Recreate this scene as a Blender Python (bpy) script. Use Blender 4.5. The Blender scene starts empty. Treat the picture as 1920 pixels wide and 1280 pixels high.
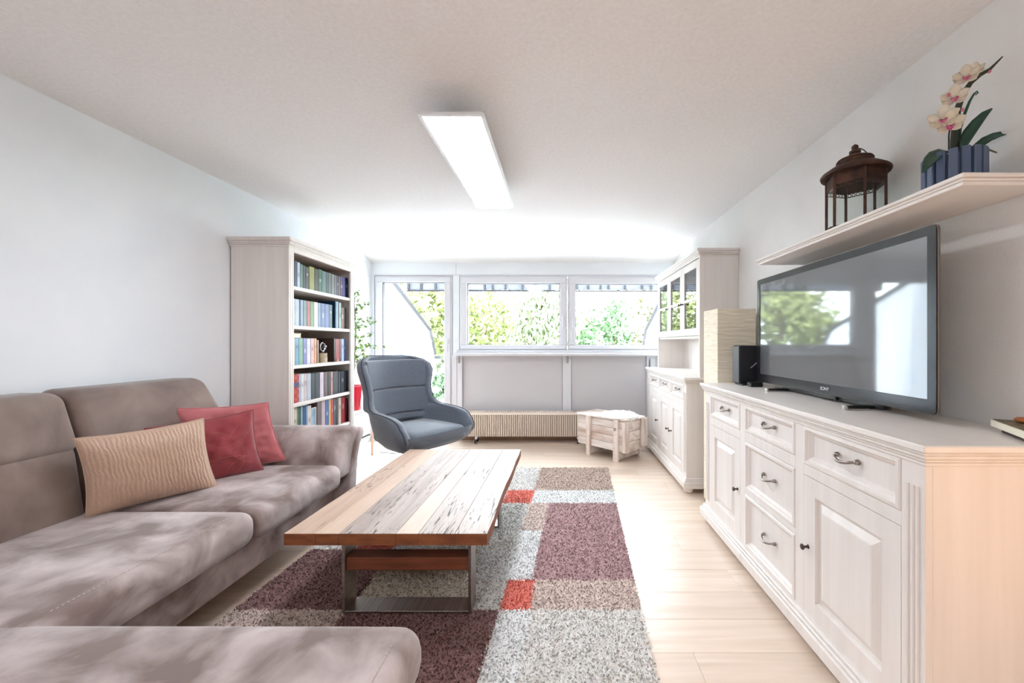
import bpy, bmesh, math, random
import numpy as np
from mathutils import Vector, Matrix, noise
R = random.Random(7)
PI = math.pi
C = bpy.context.scene.collection
S = bpy.context.scene

# ------------------------------------------------------------------ camera, world, lights, exposure
F = 750.0; CX, CY, H = 1050.0, 643.0, 1.22
cam = bpy.data.cameras.new('camera'); camo = bpy.data.objects.new('camera', cam); C.objects.link(camo)
cam.sensor_width = 36; cam.lens = F / 1920 * 36
cam.shift_x = -(CX - 960) / 1920; cam.shift_y = (CY - 640) / 1920
cam.clip_start = 0.02; cam.clip_end = 300
camo.location = (0, 0, H); camo.rotation_euler = (PI / 2, 0, 0)
S.camera = camo

def P(px, py, Y):
    return Vector(((px - CX) * Y / F, Y, H - (py - CY) * Y / F))

w = bpy.data.worlds.new('sky'); S.world = w; w.use_nodes = True
bg = w.node_tree.nodes['Background']
bg.inputs[0].default_value = (0.84, 0.925, 1.0, 1); bg.inputs[1].default_value = 9.5
S.view_settings.view_transform = 'Standard'; S.view_settings.look = 'None'
S.view_settings.gamma = 1; S.view_settings.use_curve_mapping = False
S.view_settings.exposure = 1.38
try:
    S.cycles.diffuse_bounces = 6; S.cycles.max_bounces = 12; S.cycles.transparent_max_bounces = 12
    S.cycles.caustics_reflective = False; S.cycles.caustics_refractive = False
    S.cycles.sample_clamp_indirect = 12
except Exception: pass

def area(name, loc, rot, sx, sy, power=0, color=(1, 1, 1), portal=False):
    l = bpy.data.lights.new(name, 'AREA'); l.shape = 'RECTANGLE'; l.size = sx; l.size_y = sy
    l.energy = power; l.color = color
    if portal: l.cycles.is_portal = True
    o = bpy.data.objects.new(name, l); C.objects.link(o); o.location = loc; o.rotation_euler = rot
    return o
# portals where the daylight comes in: the back windows, the balcony door
area('portal_window', (0.1, 5.20, 1.59), (-PI / 2, 0, 0), 2.7, 0.86, portal=True)
area('portal_door', (-1.85, 5.20, 1.1), (-PI / 2, 0, 0), 0.85, 2.0, portal=True)
sun = bpy.data.lights.new('sun', 'SUN'); sun.energy = 5.5; sun.angle = .03; sun.color = (1, .97, .92)
suno = bpy.data.objects.new('sun', sun); C.objects.link(suno)
suno.rotation_euler = Vector((-.42, .14, -.90)).to_track_quat('-Z', 'Y').to_euler()   # high, from the right, along the facade
# added fill light, unseen, over the back of the room behind the camera
area('rear_fill_light', (-.9, -1.2, 2.2), (0, 0, 0), .4, 1.2, power=15, color=(.92, .96, 1.0))
# warm lamp standing behind the camera beside the sideboard
wl = bpy.data.lights.new('warm_lamp', 'POINT'); wl.energy = 2.1; wl.color = (1.0, 0.48, 0.13); wl.shadow_soft_size = 0.06
wlo = bpy.data.objects.new('warm_lamp', wl); C.objects.link(wlo); wlo.location = (1.25, 0.45, 0.82)

# ------------------------------------------------------------------ helpers
def lin(c):
    return tuple((x / 255 / 12.92) if x / 255 <= 0.04045 else ((x / 255 + 0.055) / 1.055) ** 2.4 for x in c)

MATS = {}
def mk(name, c1, c2=None, scale=5.0, stretch=(1, 1, 1), rough=0.5, bump=0.0, bscale=60.0, bstretch=None, detail=4.0,
       metal=0.0, spec=0.5, lo=0.35, hi=0.65, dist=0.0, rand=0.0, coat=0.0, sheen=0.0, wave=None, trans=0.0, emit=None, bdist=0.01):
    """c1/c2 in 0-255 sRGB, mixed by stretched noise; optional bump noise; rand = per-object value variation"""
    if name in MATS: return MATS[name]
    m = bpy.data.materials.new(name); m.use_nodes = True; MATS[name] = m
    nt = m.node_tree; b = nt.nodes['Principled BSDF']; L = nt.links.new
    b.inputs['Roughness'].default_value = rough; b.inputs['Metallic'].default_value = metal
    b.inputs['Specular IOR Level'].default_value = spec
    b.inputs['Coat Weight'].default_value = coat; b.inputs['Coat Roughness'].default_value = 0.30 if name == 'laminate' else 0.12
    b.inputs['Sheen Weight'].default_value = sheen
    b.inputs['Transmission Weight'].default_value = trans
    b.inputs['Base Color'].default_value = (*lin(c1), 1)
    tc = nt.nodes.new('ShaderNodeTexCoord')
    vec = tc.outputs['Object']
    if rand:
        oi = nt.nodes.new('ShaderNodeObjectInfo'); va = nt.nodes.new('ShaderNodeVectorMath'); va.operation = 'MULTIPLY_ADD'
        cb = nt.nodes.new('ShaderNodeCombineXYZ')
        for i in range(3): L(oi.outputs['Random'], cb.inputs[i])
        L(cb.outputs[0], va.inputs[0]); va.inputs[1].default_value = (37, 53, 19); L(vec, va.inputs[2]); vec = va.outputs[0]
    col = None
    if c2 is not None:
        mp = nt.nodes.new('ShaderNodeMapping'); mp.inputs['Scale'].default_value = stretch; L(vec, mp.inputs[0])
        if wave:
            n = nt.nodes.new('ShaderNodeTexWave'); n.inputs['Scale'].default_value = scale
            n.inputs['Distortion'].default_value = wave; n.inputs['Detail'].default_value = 3; L(mp.outputs[0], n.inputs['Vector'])
            fac = n.outputs['Fac']
        else:
            n = nt.nodes.new('ShaderNodeTexNoise'); n.inputs['Scale'].default_value = scale; n.inputs['Detail'].default_value = detail
            n.inputs['Distortion'].default_value = dist; L(mp.outputs[0], n.inputs['Vector']); fac = n.outputs['Fac']
        r = nt.nodes.new('ShaderNodeValToRGB'); r.color_ramp.elements[0].position = lo; r.color_ramp.elements[1].position = hi
        r.color_ramp.elements[0].color = (*lin(c1), 1); r.color_ramp.elements[1].color = (*lin(c2), 1)
        L(fac, r.inputs[0]); col = r.outputs[0]
        if rand:
            hv = nt.nodes.new('ShaderNodeHueSaturation'); mr = nt.nodes.new('ShaderNodeMapRange')
            mr.inputs['To Min'].default_value = 1 - rand; mr.inputs['To Max'].default_value = 1 + rand
            L(oi.outputs['Random'], mr.inputs['Value']); L(mr.outputs[0], hv.inputs['Value']); L(col, hv.inputs['Color']); col = hv.outputs[0]
        L(col, b.inputs['Base Color'])
    if bump:
        mp2 = nt.nodes.new('ShaderNodeMapping'); mp2.inputs['Scale'].default_value = bstretch or (1, 1, 1); L(vec, mp2.inputs[0])
        n2 = nt.nodes.new('ShaderNodeTexNoise'); n2.inputs['Scale'].default_value = bscale; n2.inputs['Detail'].default_value = 3
        L(mp2.outputs[0], n2.inputs['Vector'])
        bp = nt.nodes.new('ShaderNodeBump'); bp.inputs['Strength'].default_value = bump; bp.inputs['Distance'].default_value = bdist
        L(n2.outputs['Fac'], bp.inputs['Height']); L(bp.outputs[0], b.inputs['Normal'])
    if emit:
        b.inputs['Emission Color'].default_value = (*lin(emit[0]), 1); b.inputs['Emission Strength'].default_value = emit[1]
    return m

def glass(name, tint=(1, 1, 1), ior=1.5, refl=1.0):
    if name in MATS: return MATS[name]
    m = bpy.data.materials.new(name); m.use_nodes = True; MATS[name] = m
    nt = m.node_tree; nt.nodes.clear(); L = nt.links.new
    out = nt.nodes.new('ShaderNodeOutputMaterial'); mx = nt.nodes.new('ShaderNodeMixShader')
    t = nt.nodes.new('ShaderNodeBsdfTransparent'); t.inputs[0].default_value = (*tint, 1)
    g = nt.nodes.new('ShaderNodeBsdfGlossy'); g.inputs['Roughness'].default_value = 0.01
    fr = nt.nodes.new('ShaderNodeFresnel'); fr.inputs[0].default_value = ior
    mu = nt.nodes.new('ShaderNodeMath'); mu.operation = 'MULTIPLY'; mu.inputs[1].default_value = refl; mu.use_clamp = True
    ge = nt.nodes.new('ShaderNodeNewGeometry'); m2 = nt.nodes.new('ShaderNodeMath'); m2.operation = 'SUBTRACT'; m2.inputs[0].default_value = 1; L(ge.outputs['Backfacing'], m2.inputs[1])
    m3 = nt.nodes.new('ShaderNodeMath'); m3.operation = 'MULTIPLY'; L(m2.outputs[0], m3.inputs[0]); L(mu.outputs[0], m3.inputs[1])
    L(fr.outputs[0], mu.inputs[0]); L(m3.outputs[0], mx.inputs[0]); L(t.outputs[0], mx.inputs[1]); L(g.outputs[0], mx.inputs[2])
    L(mx.outputs[0], out.inputs[0]); return m

class MB:
    def __init__(s): s.v = []; s.f = []; s.m = []
    def add(s, vs, fs, m=0):
        o = len(s.v); s.v.extend([tuple(v) for v in vs])
        for f in fs: s.f.append(tuple(i + o for i in f)); s.m.append(m)
        return s
    def box(s, x0, x1, y0, y1, z0, z1, b=0.002, m=0, M=None):
        x0, x1 = min(x0, x1), max(x0, x1); y0, y1 = min(y0, y1), max(y0, y1); z0, z1 = min(z0, z1), max(z0, z1)
        b = min(b, (x1 - x0) * .45, (y1 - y0) * .45, (z1 - z0) * .45)
        vs = []; idx = {}
        X = (x0, x1); Y = (y0, y1); Z = (z0, z1)
        for i in (0, 1):
            for j in (0, 1):
                for k in (0, 1):
                    sx, sy, sz = (1 - 2 * i) * b, (1 - 2 * j) * b, (1 - 2 * k) * b
                    idx[i, j, k] = len(vs)
                    vs += [(X[i], Y[j] + sy, Z[k] + sz), (X[i] + sx, Y[j], Z[k] + sz), (X[i] + sx, Y[j] + sy, Z[k])]
        I = lambda i, j, k, a: idx[i, j, k] + a
        fs = []
        for i in (0, 1): fs.append((I(i, 0, 0, 0), I(i, 1, 0, 0), I(i, 1, 1, 0), I(i, 0, 1, 0)))
        for j in (0, 1): fs.append((I(0, j, 0, 1), I(1, j, 0, 1), I(1, j, 1, 1), I(0, j, 1, 1)))
        for k in (0, 1): fs.append((I(0, 0, k, 2), I(1, 0, k, 2), I(1, 1, k, 2), I(0, 1, k, 2)))
        for i in (0, 1):
            for j in (0, 1): fs.append((I(i, j, 0, 0), I(i, j, 1, 0), I(i, j, 1, 1), I(i, j, 0, 1)))
            for k in (0, 1): fs.append((I(i, 0, k, 0), I(i, 1, k, 0), I(i, 1, k, 2), I(i, 0, k, 2)))
        for j in (0, 1):
            for k in (0, 1): fs.append((I(0, j, k, 1), I(1, j, k, 1), I(1, j, k, 2), I(0, j, k, 2)))
        for t in idx.values(): fs.append((t, t + 1, t + 2))
        if M is not None: vs = [M @ Vector(v) for v in vs]
        return s.add(vs, fs, m)
    def tube(s, pts, r, n=8, m=0, cap=True, flat=1.0):
        pts = [Vector(p) for p in pts]; k = len(pts)
        rs = r if isinstance(r, (list, tuple)) else [r] * k
        t0 = (pts[1] - pts[0]).normalized(); a = Vector((0, 0, 1)) if abs(t0.z) < .9 else Vector((1, 0, 0))
        nrm = t0.cross(a).normalized(); vs = []
        for i, p in enumerate(pts):
            t = (pts[min(i + 1, k - 1)] - pts[max(i - 1, 0)]).normalized()
            nrm = (nrm - t * nrm.dot(t)).normalized(); bi = t.cross(nrm)
            for j in range(n):
                an = 2 * PI * j / n; vs.append(p + (nrm * math.cos(an) + bi * math.sin(an) * flat) * rs[i])
        fs = [(i * n + j, i * n + (j + 1) % n, (i + 1) * n + (j + 1) % n, (i + 1) * n + j) for i in range(k - 1) for j in range(n)]
        if cap: fs += [tuple(range(n)), tuple(range((k - 1) * n, k * n))]
        return s.add(vs, fs, m)
    def lathe(s, prof, c=(0, 0, 0), n=24, m=0, axis='z', M=None):
        vs = []
        for r, z in prof:
            for j in range(n):
                a = 2 * PI * j / n; p = (r * math.cos(a), r * math.sin(a), z)
                if axis == 'x': p = (p[2], p[0], p[1])
                if axis == 'y': p = (p[0], p[2], p[1])
                v = Vector(p)
                if M is not None: v = M @ v
                vs.append(v + Vector(c))
        k = len(prof)
        fs = [(i * n + j, i * n + (j + 1) % n, (i + 1) * n + (j + 1) % n, (i + 1) * n + j) for i in range(k - 1) for j in range(n)]
        fs += [tuple(range(n)), tuple(range((k - 1) * n, k * n))]
        return s.add(vs, fs, m)
    def prism(s, poly, a0, a1, axis='x', m=0):
        """poly = list of 2D points; axis x: (y,z), y: (x,z), z: (x,y)"""
        f = {'x': lambda p, a: (a, p[0], p[1]), 'y': lambda p, a: (p[0], a, p[1]), 'z': lambda p, a: (p[0], p[1], a)}[axis]
        n = len(poly); vs = [f(p, a0) for p in poly] + [f(p, a1) for p in poly]
        fs = [(i, (i + 1) % n, n + (i + 1) % n, n + i) for i in range(n)] + [tuple(range(n)), tuple(range(n, 2 * n))]
        return s.add(vs, fs, m)
    def rbox(s, c, size, r, n=10, crown=0.0, fn=None, m=0, bulge=0.0):
        """soft rounded box; crown raises the top middle, bulge swells the sides; fn maps final points"""
        hx, hy, hz = [q / 2 for q in size]; r = min(r, hx, hy, hz)
        key = {}; vs = []; fs = []
        def pt(u, v, w_):
            k = (round(u, 5), round(v, 5), round(w_, 5))
            if k in key: return key[k]
            p = Vector((u * hx, v * hy, w_ * hz))
            q = Vector((max(-hx + r, min(hx - r, p.x)), max(-hy + r, min(hy - r, p.y)), max(-hz + r, min(hz - r, p.z))))
            d = p - q
            if d.length > 1e-9: d = d.normalized() * r
            p = q + d
            if crown and w_ > 0: p.z += crown * (1 - (p.x / hx) ** 2) * (1 - (p.y / hy) ** 2) * (p.z / hz)
            if bulge:
                zz = 1 - (p.z / hz) ** 2
                p.x += bulge * zz * (p.x / hx) * (1 - .5 * (p.y / hy) ** 4); p.y += bulge * zz * (p.y / hy) * (1 - .5 * (p.x / hx) ** 4)
            p += Vector(c)
            if fn: p = Vector(fn(p))
            key[k] = len(vs); vs.append(p); return key[k]
        def mp(hh):  # denser samples near the rounded rim
            out = [-1.0]
            e = min(.999, r / hh)
            for t in (.3, .65, 1): out.append(-1 + e * t)
            inner = max(2, n // 2)
            for i in range(1, inner): out.append((-1 + e) + (2 - 2 * e) * i / inner)
            for t in (1, .65, .3): out.append(1 - e * t)
            out.append(1.0); return sorted(set(round(o, 6) for o in out))
        ax, ay, az = mp(hx), mp(hy), mp(hz)
        for A, B, fnc in ((ax, ay, lambda a, b, q: (a, b, q)), (ax, az, lambda a, b, q: (a, q, b)), (ay, az, lambda a, b, q: (q, a, b))):
            for q in (-1.0, 1.0):
                for i in range(len(A) - 1):
                    for j in range(len(B) - 1):
                        f = [pt(*fnc(A[i], B[j], q)), pt(*fnc(A[i + 1], B[j], q)), pt(*fnc(A[i + 1], B[j + 1], q)), pt(*fnc(A[i], B[j + 1], q))]
                        if len(set(f)) == 4: fs.append(tuple(f))
        return s.add(vs, fs, m)
    def rings(s, a0, a1, b0, b1, X, steps, back, axis='x', m=0, sign=1):
        """panelled front: nested rectangles; steps = [(inset, recess)]; visible side faces -axis (sign=1)"""
        def f(a, b, d):
            if axis == 'x': return (X + sign * d, a, b)
            return (a, X + sign * d, b)
        vs = []; fs = []
        allr = [(0, back)] + list(steps)
        for ins, d in allr:
            vs += [f(a0 + ins, b0 + ins, d), f(a1 - ins, b0 + ins, d), f(a1 - ins, b1 - ins, d), f(a0 + ins, b1 - ins, d)]
        for i in range(len(allr) - 1):
            for j in range(4): fs.append((i * 4 + j, i * 4 + (j + 1) % 4, i * 4 + 4 + (j + 1) % 4, i * 4 + 4 + j))
        k = (len(allr) - 1) * 4; fs.append((k, k + 1, k + 2, k + 3)); fs.append((0, 1, 2, 3))
        return s.add(vs, fs, m)
    def xform(s, M, start=0):
        s.v = s.v[:start] + [tuple(M @ Vector(v)) for v in s.v[start:]]; return s
    def build(s, name, mats, parent=None, smooth=False, off=None, label=None, kind=None, sub=0, bevel=0):
        if not isinstance(mats, (list, tuple)): mats = [mats]
        o_ = Vector(off) if off is not None else (OFF.get(parent.name, Vector()) if parent is not None else Vector())
        me = bpy.data.meshes.new(name)
        me.from_pydata([(v[0] - o_.x, v[1] - o_.y, v[2] - o_.z) for v in s.v], [], s.f)
        for mt in mats: me.materials.append(mt)
        if len(mats) > 1: me.polygons.foreach_set('material_index', s.m)
        b = bmesh.new(); b.from_mesh(me); bmesh.ops.recalc_face_normals(b, faces=b.faces); b.to_mesh(me); b.free()
        if smooth: me.polygons.foreach_set('use_smooth', [True] * len(me.polygons))
        if smooth == 'auto':
            me.set_sharp_from_angle(angle=math.radians(38))
        o = bpy.data.objects.new(name, me); C.objects.link(o)
        OFF[o.name] = o_
        if parent is not None: o.parent = parent
        else: o.location = o_
        if bevel:
            md = o.modifiers.new('bevel', 'BEVEL'); md.width = bevel; md.segments = 3; md.limit_method = 'ANGLE'; md.angle_limit = .6
        if sub:
            md = o.modifiers.new('sub', 'SUBSURF'); md.levels = sub; md.render_levels = sub
        if label: o['label'] = label
        if kind: o['kind'] = kind
        return o
OFF = {}

def thing(name, label, cat, loc=(0, 0, 0), rotz=0, group=None, local=False):
    o = bpy.data.objects.new(name, None); C.objects.link(o); o.location = loc; o.rotation_euler = (0, 0, rotz)
    o.empty_display_size = .05
    o['label'] = label; o['category'] = cat
    if group: o['group'] = group
    OFF[o.name] = Vector() if local else Vector(loc)
    return o
def tag(o, label, cat, group=None, kind=None):
    o['label'] = label; o['category'] = cat
    if group: o['group'] = group
    if kind: o['kind'] = kind
    return o
def struct(o): o['kind'] = 'structure'; return o

# ------------------------------------------------------------------ materials
M_wall = mk('wall_paint', (232, 237, 242), (237, 241, 245), scale=3, rough=.75, bump=.12, bscale=180, bdist=.002)
M_wallR = mk('wall_paper_right', (224, 222, 220), (230, 228, 226), scale=3, rough=.75, bump=.25, bscale=140, bdist=.003)
M_ceil = mk('ceiling_plaster', (234, 231, 230), (241, 239, 238), scale=60, rough=.9, bump=.35, bscale=150, bdist=.004, lo=.3, hi=.7)
M_pvc = mk('white_window_pvc', (220, 220, 225), rough=.3)
M_panel = mk('grey_white_panel', (206, 203, 206), rough=.45)
M_gask = mk('dark_gasket', (70, 66, 72), rough=.6)
M_pane = glass('window_glass', (0.97, 0.99, 0.98))
M_cab = mk('cream_white_wood', (226, 219, 214), (234, 228, 224), scale=26, stretch=(1, 1, .05), rough=.42, bump=.10, bscale=90, bstretch=(1, 1, .05), bdist=.001, lo=.3, hi=.7)
M_cabh = mk('cream_white_wood_flat', (233, 227, 222), (237, 232, 228), scale=26, stretch=(1, .06, .3), rough=.38, lo=.3, hi=.7)
M_shelfin = mk('bookcase_inside', (196, 178, 168), (208, 192, 183), scale=20, stretch=(1, 1, .05), rough=.6)
M_metal = mk('pewter', (150, 140, 135), rough=.3, metal=1.0)
M_dmetal = mk('dark_knob_metal', (95, 80, 76), rough=.35, metal=1.0)
M_steel = mk('brushed_steel', (160, 152, 146), (185, 176, 170), scale=120, stretch=(1, .02, 1), rough=.32, metal=1.0)
M_black = mk('black_plastic', (22, 23, 26), rough=.35)
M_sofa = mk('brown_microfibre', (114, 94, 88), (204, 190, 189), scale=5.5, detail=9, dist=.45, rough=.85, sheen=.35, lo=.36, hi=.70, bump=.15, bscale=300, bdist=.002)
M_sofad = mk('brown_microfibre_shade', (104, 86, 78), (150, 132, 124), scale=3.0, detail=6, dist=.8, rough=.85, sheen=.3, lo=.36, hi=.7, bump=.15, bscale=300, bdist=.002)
M_stitch = mk('pale_thread', (205, 190, 182), rough=.8)
M_floor = mk('laminate', (212, 188, 166), (236, 218, 202), scale=14, stretch=(.09, 1.6, 1), detail=6, dist=.6, rough=.42, lo=.25, hi=.72, rand=.05, spec=.7, coat=1.0)

# ------------------------------------------------------------------ the room
XL, XR, D, ZC = -2.38, 1.452, 5.05, 2.366
fb = MB().box(XL - .2, XR + .2, -2.6, D + .12, -.12, -.012, 0).build('floor', M_floor); struct(fb)
# laminate planks, rows across the room
pw, plen = .193, 1.285
row = 0; y = D
while y > -.35:
    y1 = y; y0 = y - pw; off = (row * .43) % 1.0 * plen
    x = XL - off
    while x < XR:
        a, b_ = max(x, XL), min(x + plen, XR)
        if b_ - a > .03:
            mb = MB().box(-(b_ - a) / 2 + .0004, (b_ - a) / 2 - .0004, -pw / 2 + .0004, pw / 2 - .0004, -.0115, 0, .0009)
            o = mb.build('plank', M_floor, fb, off=(0, 0, 0)); o.location = ((a + b_) / 2, (y0 + y1) / 2, 0)
        x += plen
    y -= pw; row += 1
MB().box(XL - .2, XR + .2, -2.6, -.40, -.012, 0, 0).build('plank', M_floor, fb, off=(0, 0, 0))['kind'] = 'stuff'

# ceiling with the curved drop above the windows
prof = [(-2.6, ZC), (4.15, ZC)]
for i in range(1, 11):
    t = i / 10; prof.append((4.15 + t * .9, ZC - .13 * t ** 2.6))
n = len(prof)
poly = prof + [(D + .3, 2.237), (D + .3, 2.6), (-2.6, 2.6)]
struct(MB().prism(poly, XL - .2, XR + .2, 'x').build('ceiling', M_ceil, smooth='auto'))
struct(MB().box(XL - .2, XL, -2.6, D + .3, 0, 2.5, 0).build('wall_left', M_wall))
struct(MB().box(XR, XR + .2, -2.6, D + .3, 0, 2.5, 0).build('wall_right', M_wallR))
wr = MB().box(XL, XR, -2.6, -2.45, 0, 2.366, 0)
struct(wr.build('wall_rear', M_wall))

# back wall: header, corner strips
def bx(pxa, pxb): return (pxa - CX) / (F / D), (pxb - CX) / (F / D)
def bz(py): return H - (py - CY) / (F / D)
wb = MB()
wb.box(XL, XR, D, D + .2, bz(516), 2.30, 0)
wb.box(XL, -2.345, D, D + .2, 0, bz(516), 0)
wb.box(-1.352, -1.272, D + .0, D + .2, 0, bz(516), 0)
wb.box(1.44, XR, D, D + .2, 0, bz(516), 0)
wb.box(-1.272, 1.44, D + .05, D + .2, 0, 1.06, 0)
struct(wb.build('wall_back', M_wall))
tr = MB()
for px in (855, ):
    a = (px - CX) / (F / D); tr.box(a - .004, a + .004, D - .004, D + .01, bz(516), 2.232, .001)
tr.box(-2.35, 1.45, D - .006, D + .01, bz(516.5) - .0, bz(514), .001)
struct(tr.build('trim_1', M_pvc))
# posts and recessed panels under the sill
for i, (a, b_) in enumerate(((848, 857), (858, 867), (1055, 1071), (1212, 1216), (1219, 1228))):
    x0, x1 = bx(a, b_)
    struct(MB().box(x0, x1, D - .015, D + .06, .0, 1.065, .003).build('trim_%d' % (i + 2), M_pvc))
for i, (a, b_) in enumerate(((867.5, 1054.5), (1071.5, 1211.5), (1229, 1262))):
    x0, x1 = bx(a, b_)
    p = MB().box(x0, x1, D + .02, D + .05, .0, 1.06, .001)
    struct(p.build('trim_%d' % (i + 7), M_panel))
for px in (861, 1064):
    x0 = (px - CX) / (F / D)
    struct(MB().box(x0 - .012, x0 + .012, D - .03, D - .014, .97, 1.06, .004).build('trim_%d' % (10 if px < 1000 else 11), mk('grey_bracket', (165, 162, 165), rough=.4)))
struct(MB().box(-1.272, XR, D - .018, D - .002, 0, .055, .002).build('gap_shade_strip', mk('tan_gap_shade', (150, 120, 98), rough=.5)))  # tan strip added to paint the shade in the gap under the radiator
# sill
sl = MB().box(-1.30, XR, D - .14, D + .03, 1.062, 1.10, .008); sl.box(-1.30, XR, D - .03, D + .03, 1.10, 1.135, .004)
struct(sl.build('trim_12', M_pvc))

def casement(name, x0, x1, z0, z1, gx0, gx1, gz0, gz1, handle, door=False):
    """outer frame, sash frame, gasket, pane, handle"""
    r = bpy.data.objects.new(name, None); C.objects.link(r); r['kind'] = 'structure'; OFF[name] = Vector()
    def frame(mb, a0, a1, b0, b1, A0, A1, B0, B1, y0, y1, bv):
        mb.box(a0, a1, y0, y1, B1, b1, bv); mb.box(a0, a1, y0, y1, b0, B0, bv)
        mb.box(a0, A0, y0, y1, B0, B1, bv); mb.box(A1, a1, y0, y1, B0, B1, bv)
    e = .022
    mb = MB(); frame(mb, x0, x1, z0, z1, x0 + e, x1 - e, z0 + e, z1 - e, D - .0, D + .10, .002); mb.build('frame', M_pvc, r)
    mb = MB(); frame(mb, x0 + e * .8, x1 - e * .8, z0 + e * .8, z1 - e * .8, gx0 - .006, gx1 + .006, gz0 - .006, gz1 + .006, D - .022, D + .075, .006); mb.build('sash', M_pvc, r)
    mb = MB(); frame(mb, gx0 - .007, gx1 + .007, gz0 - .007, gz1 + .007, gx0, gx1, gz0, gz1, D + .0, D + .055, .001); mb.build('gasket', M_gask, r)
    mb = MB().box(gx0 - .005, gx1 + .005, D + .030, D + .034, gz0 - .005, gz1 + .005, 0); mb.build('pane', M_pane, r)
    hx, hz = handle
    mb = MB().box(hx - .014, hx + .014, D - .032, D - .021, hz - .035, hz + .035, .004)
    mb.box(hx - .009, hx + .009, D - .055, D - .030, hz - .010, hz + .010, .003)
    mb.box(hx - .010, hx + .010, D - .066, D - .050, hz - .13, hz + .012, .005)
    mb.build('handle', mk('handle_white', (215, 214, 218), rough=.3), r)
    return r
gx = lambda a: (a - CX) / (F / D)
casement('door_1', gx(703), gx(848), .0, bz(517), gx(718), gx(833), .16, bz(530), (gx(841), bz(640)), True)
casement('window_1', gx(862), gx(1063.5), bz(657), bz(518), gx(877), gx(1048.5), bz(645.5), bz(532), (gx(1056), bz(597)))
casement('window_2', gx(1064.5), 1.44, bz(657), bz(518), gx(1080), 1.34, bz(645.5), bz(533), (gx(1072), bz(597)))

# ------------------------------------------------------------------ outside: balcony cut into the roof, garden beyond
M_clad = mk('white_cladding', (225, 228, 235), rough=.6)
M_zinc = mk('grey_zinc', (44, 42, 50), rough=.5)
YF = 7.5
for xa, xb, nm in ((-2.43, -2.35, 'left'), (1.56, 1.64, 'right')):
    pl = [(D + .2, -.3), (YF, -.3), (YF, 1.02), (7.19, 1.48), (D + .2, 2.24)]
    bw = struct(MB().prism(pl, xa, xb, 'x').build('balcony_wall', M_clad))
    yy = D + .25; k = 0
    t = MB()
    e = [(D + .2, 2.24), (7.19, 1.48), (YF, 1.02)]
    for (a, b_) in zip(e, e[1:]):
        xe = xb - .02 if nm == 'left' else xa + .02; t.tube([(xe, a[0], a[1] - .01), (xe, b_[0], b_[1] - .01)], .058, 4)
    t.build('roof_edge', M_zinc, bw)
    xs = xb if nm == 'left' else xa; sg = 1 if nm == 'left' else -1
    while yy < YF - .1:   # standing seams of the cladding
        zt = 2.24 - (yy - D - .2) * .383 if yy < 7.19 else 1.4
        MB().box(xs, xs + sg * .008, yy, yy + .012, -.05, zt - .08, .002).build('cladding_seam', M_clad, bw); yy += .22
struct(MB().box(-2.43, 1.64, D + .2, YF + .1, -.2, -.05, 0).build('balcony_floor', mk('pale_tile', (232, 230, 227), rough=.5)))
pr = struct(MB().box(-2.35, 1.56, YF, YF + .08, -.05, .93, .004).build('balcony_parapet', M_clad))
MB().box(-2.35, 1.56, YF - .03, YF + .11, .93, .985, .006).build('coping', M_zinc, pr)
# awning roof edge with rafters ends above the windows
aw = thing('awning', 'grey awning hem with dark brackets outside above the windows', 'awning', (-.4, 6.0, 2.0))
MB().box(-2.30, 1.55, 5.96, 6.05, 2.02, 2.16, .01).build('valance', mk('grey_valance', (84, 84, 94), (100, 101, 112), scale=3, rough=.6), aw)
MB().box(-2.30, 1.55, 5.93, 6.07, 2.155, 2.18, .003).build('rail', mk('dark_rail', (34, 32, 36), rough=.5), aw)
MB().tube([(-2.3, 6.0, 2.005), (1.55, 6.0, 2.0)], .012, 6).build('hem_bar', M_zinc, aw)
for i, px in enumerate((766, 790, 817, 909, 924, 948, 980, 1004, 1031, 1082, 1103, 1126, 1141, 1172, 1204, 1221)):
    q = P(px, 540, 5.95)
    MB().box(q.x - .014, q.x + .014, 5.925, 5.965, 2.01, 2.13, .003).build('bracket', mk('dark_bracket', (30, 29, 34), rough=.5), aw)
# string of bulbs
M_bulb = glass('bulb_glass', (1, .98, .95)); M_sock = mk('orange_socket', (190, 90, 60), rough=.5)
ordn = ['first', 'second', 'third', 'fourth', 'fifth', 'sixth', 'seventh', 'eighth', 'ninth', 'tenth', 'eleventh', 'twelfth', 'thirteenth', 'fourteenth', 'fifteenth', 'sixteenth', 'seventeenth', 'eighteenth', 'nineteenth']
where = ['seen through the balcony door, left', 'seen through the balcony door, right', 'leftmost seen through the middle window', 'second seen through the middle window', 'third seen through the middle window', 'rightmost seen through the middle window', 'leftmost seen through the right window', 'second seen through the right window', 'third seen through the right window', 'rightmost seen through the right window']
pts = []
for i, px in enumerate((767, 820, 882, 928, 982, 1032, 1086, 1128, 1175, 1222)):
    q = P(px, 547, 6.05); z = q.z
    t = thing('light_bulb', 'clear round bulb on outdoor string light, ' + where[i], 'light bulb', (q.x, 6.05, z), group='bulbs of the outdoor string light')
    MB().lathe([(.001, .028), (.010, .026), (.011, .0), (.008, -.004)], (q.x, 6.05, z), 10).build('socket', M_sock, t, smooth=True)
    MB().lathe([(.008, -.004), (.026, -.022), (.034, -.044), (.026, -.068), (.002, -.078)], (q.x, 6.05, z), 12).build('glass', M_bulb, t, smooth=True)
    pts.append((q.x, 6.05, z + .03))
cab = []
for a, b_ in zip(pts, pts[1:]):
    for k in range(6):
        s_ = k / 6; cab.append((a[0] + (b_[0] - a[0]) * s_, 6.05, a[2] + (b_[2] - a[2]) * s_ + .02 - .0 + .016 * (math.sin(PI * s_))))
tag(MB().tube(cab, .0035, 5).build('string_light_cable', M_black), 'thin dark cable of the string light under awning', 'cable')

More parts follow.
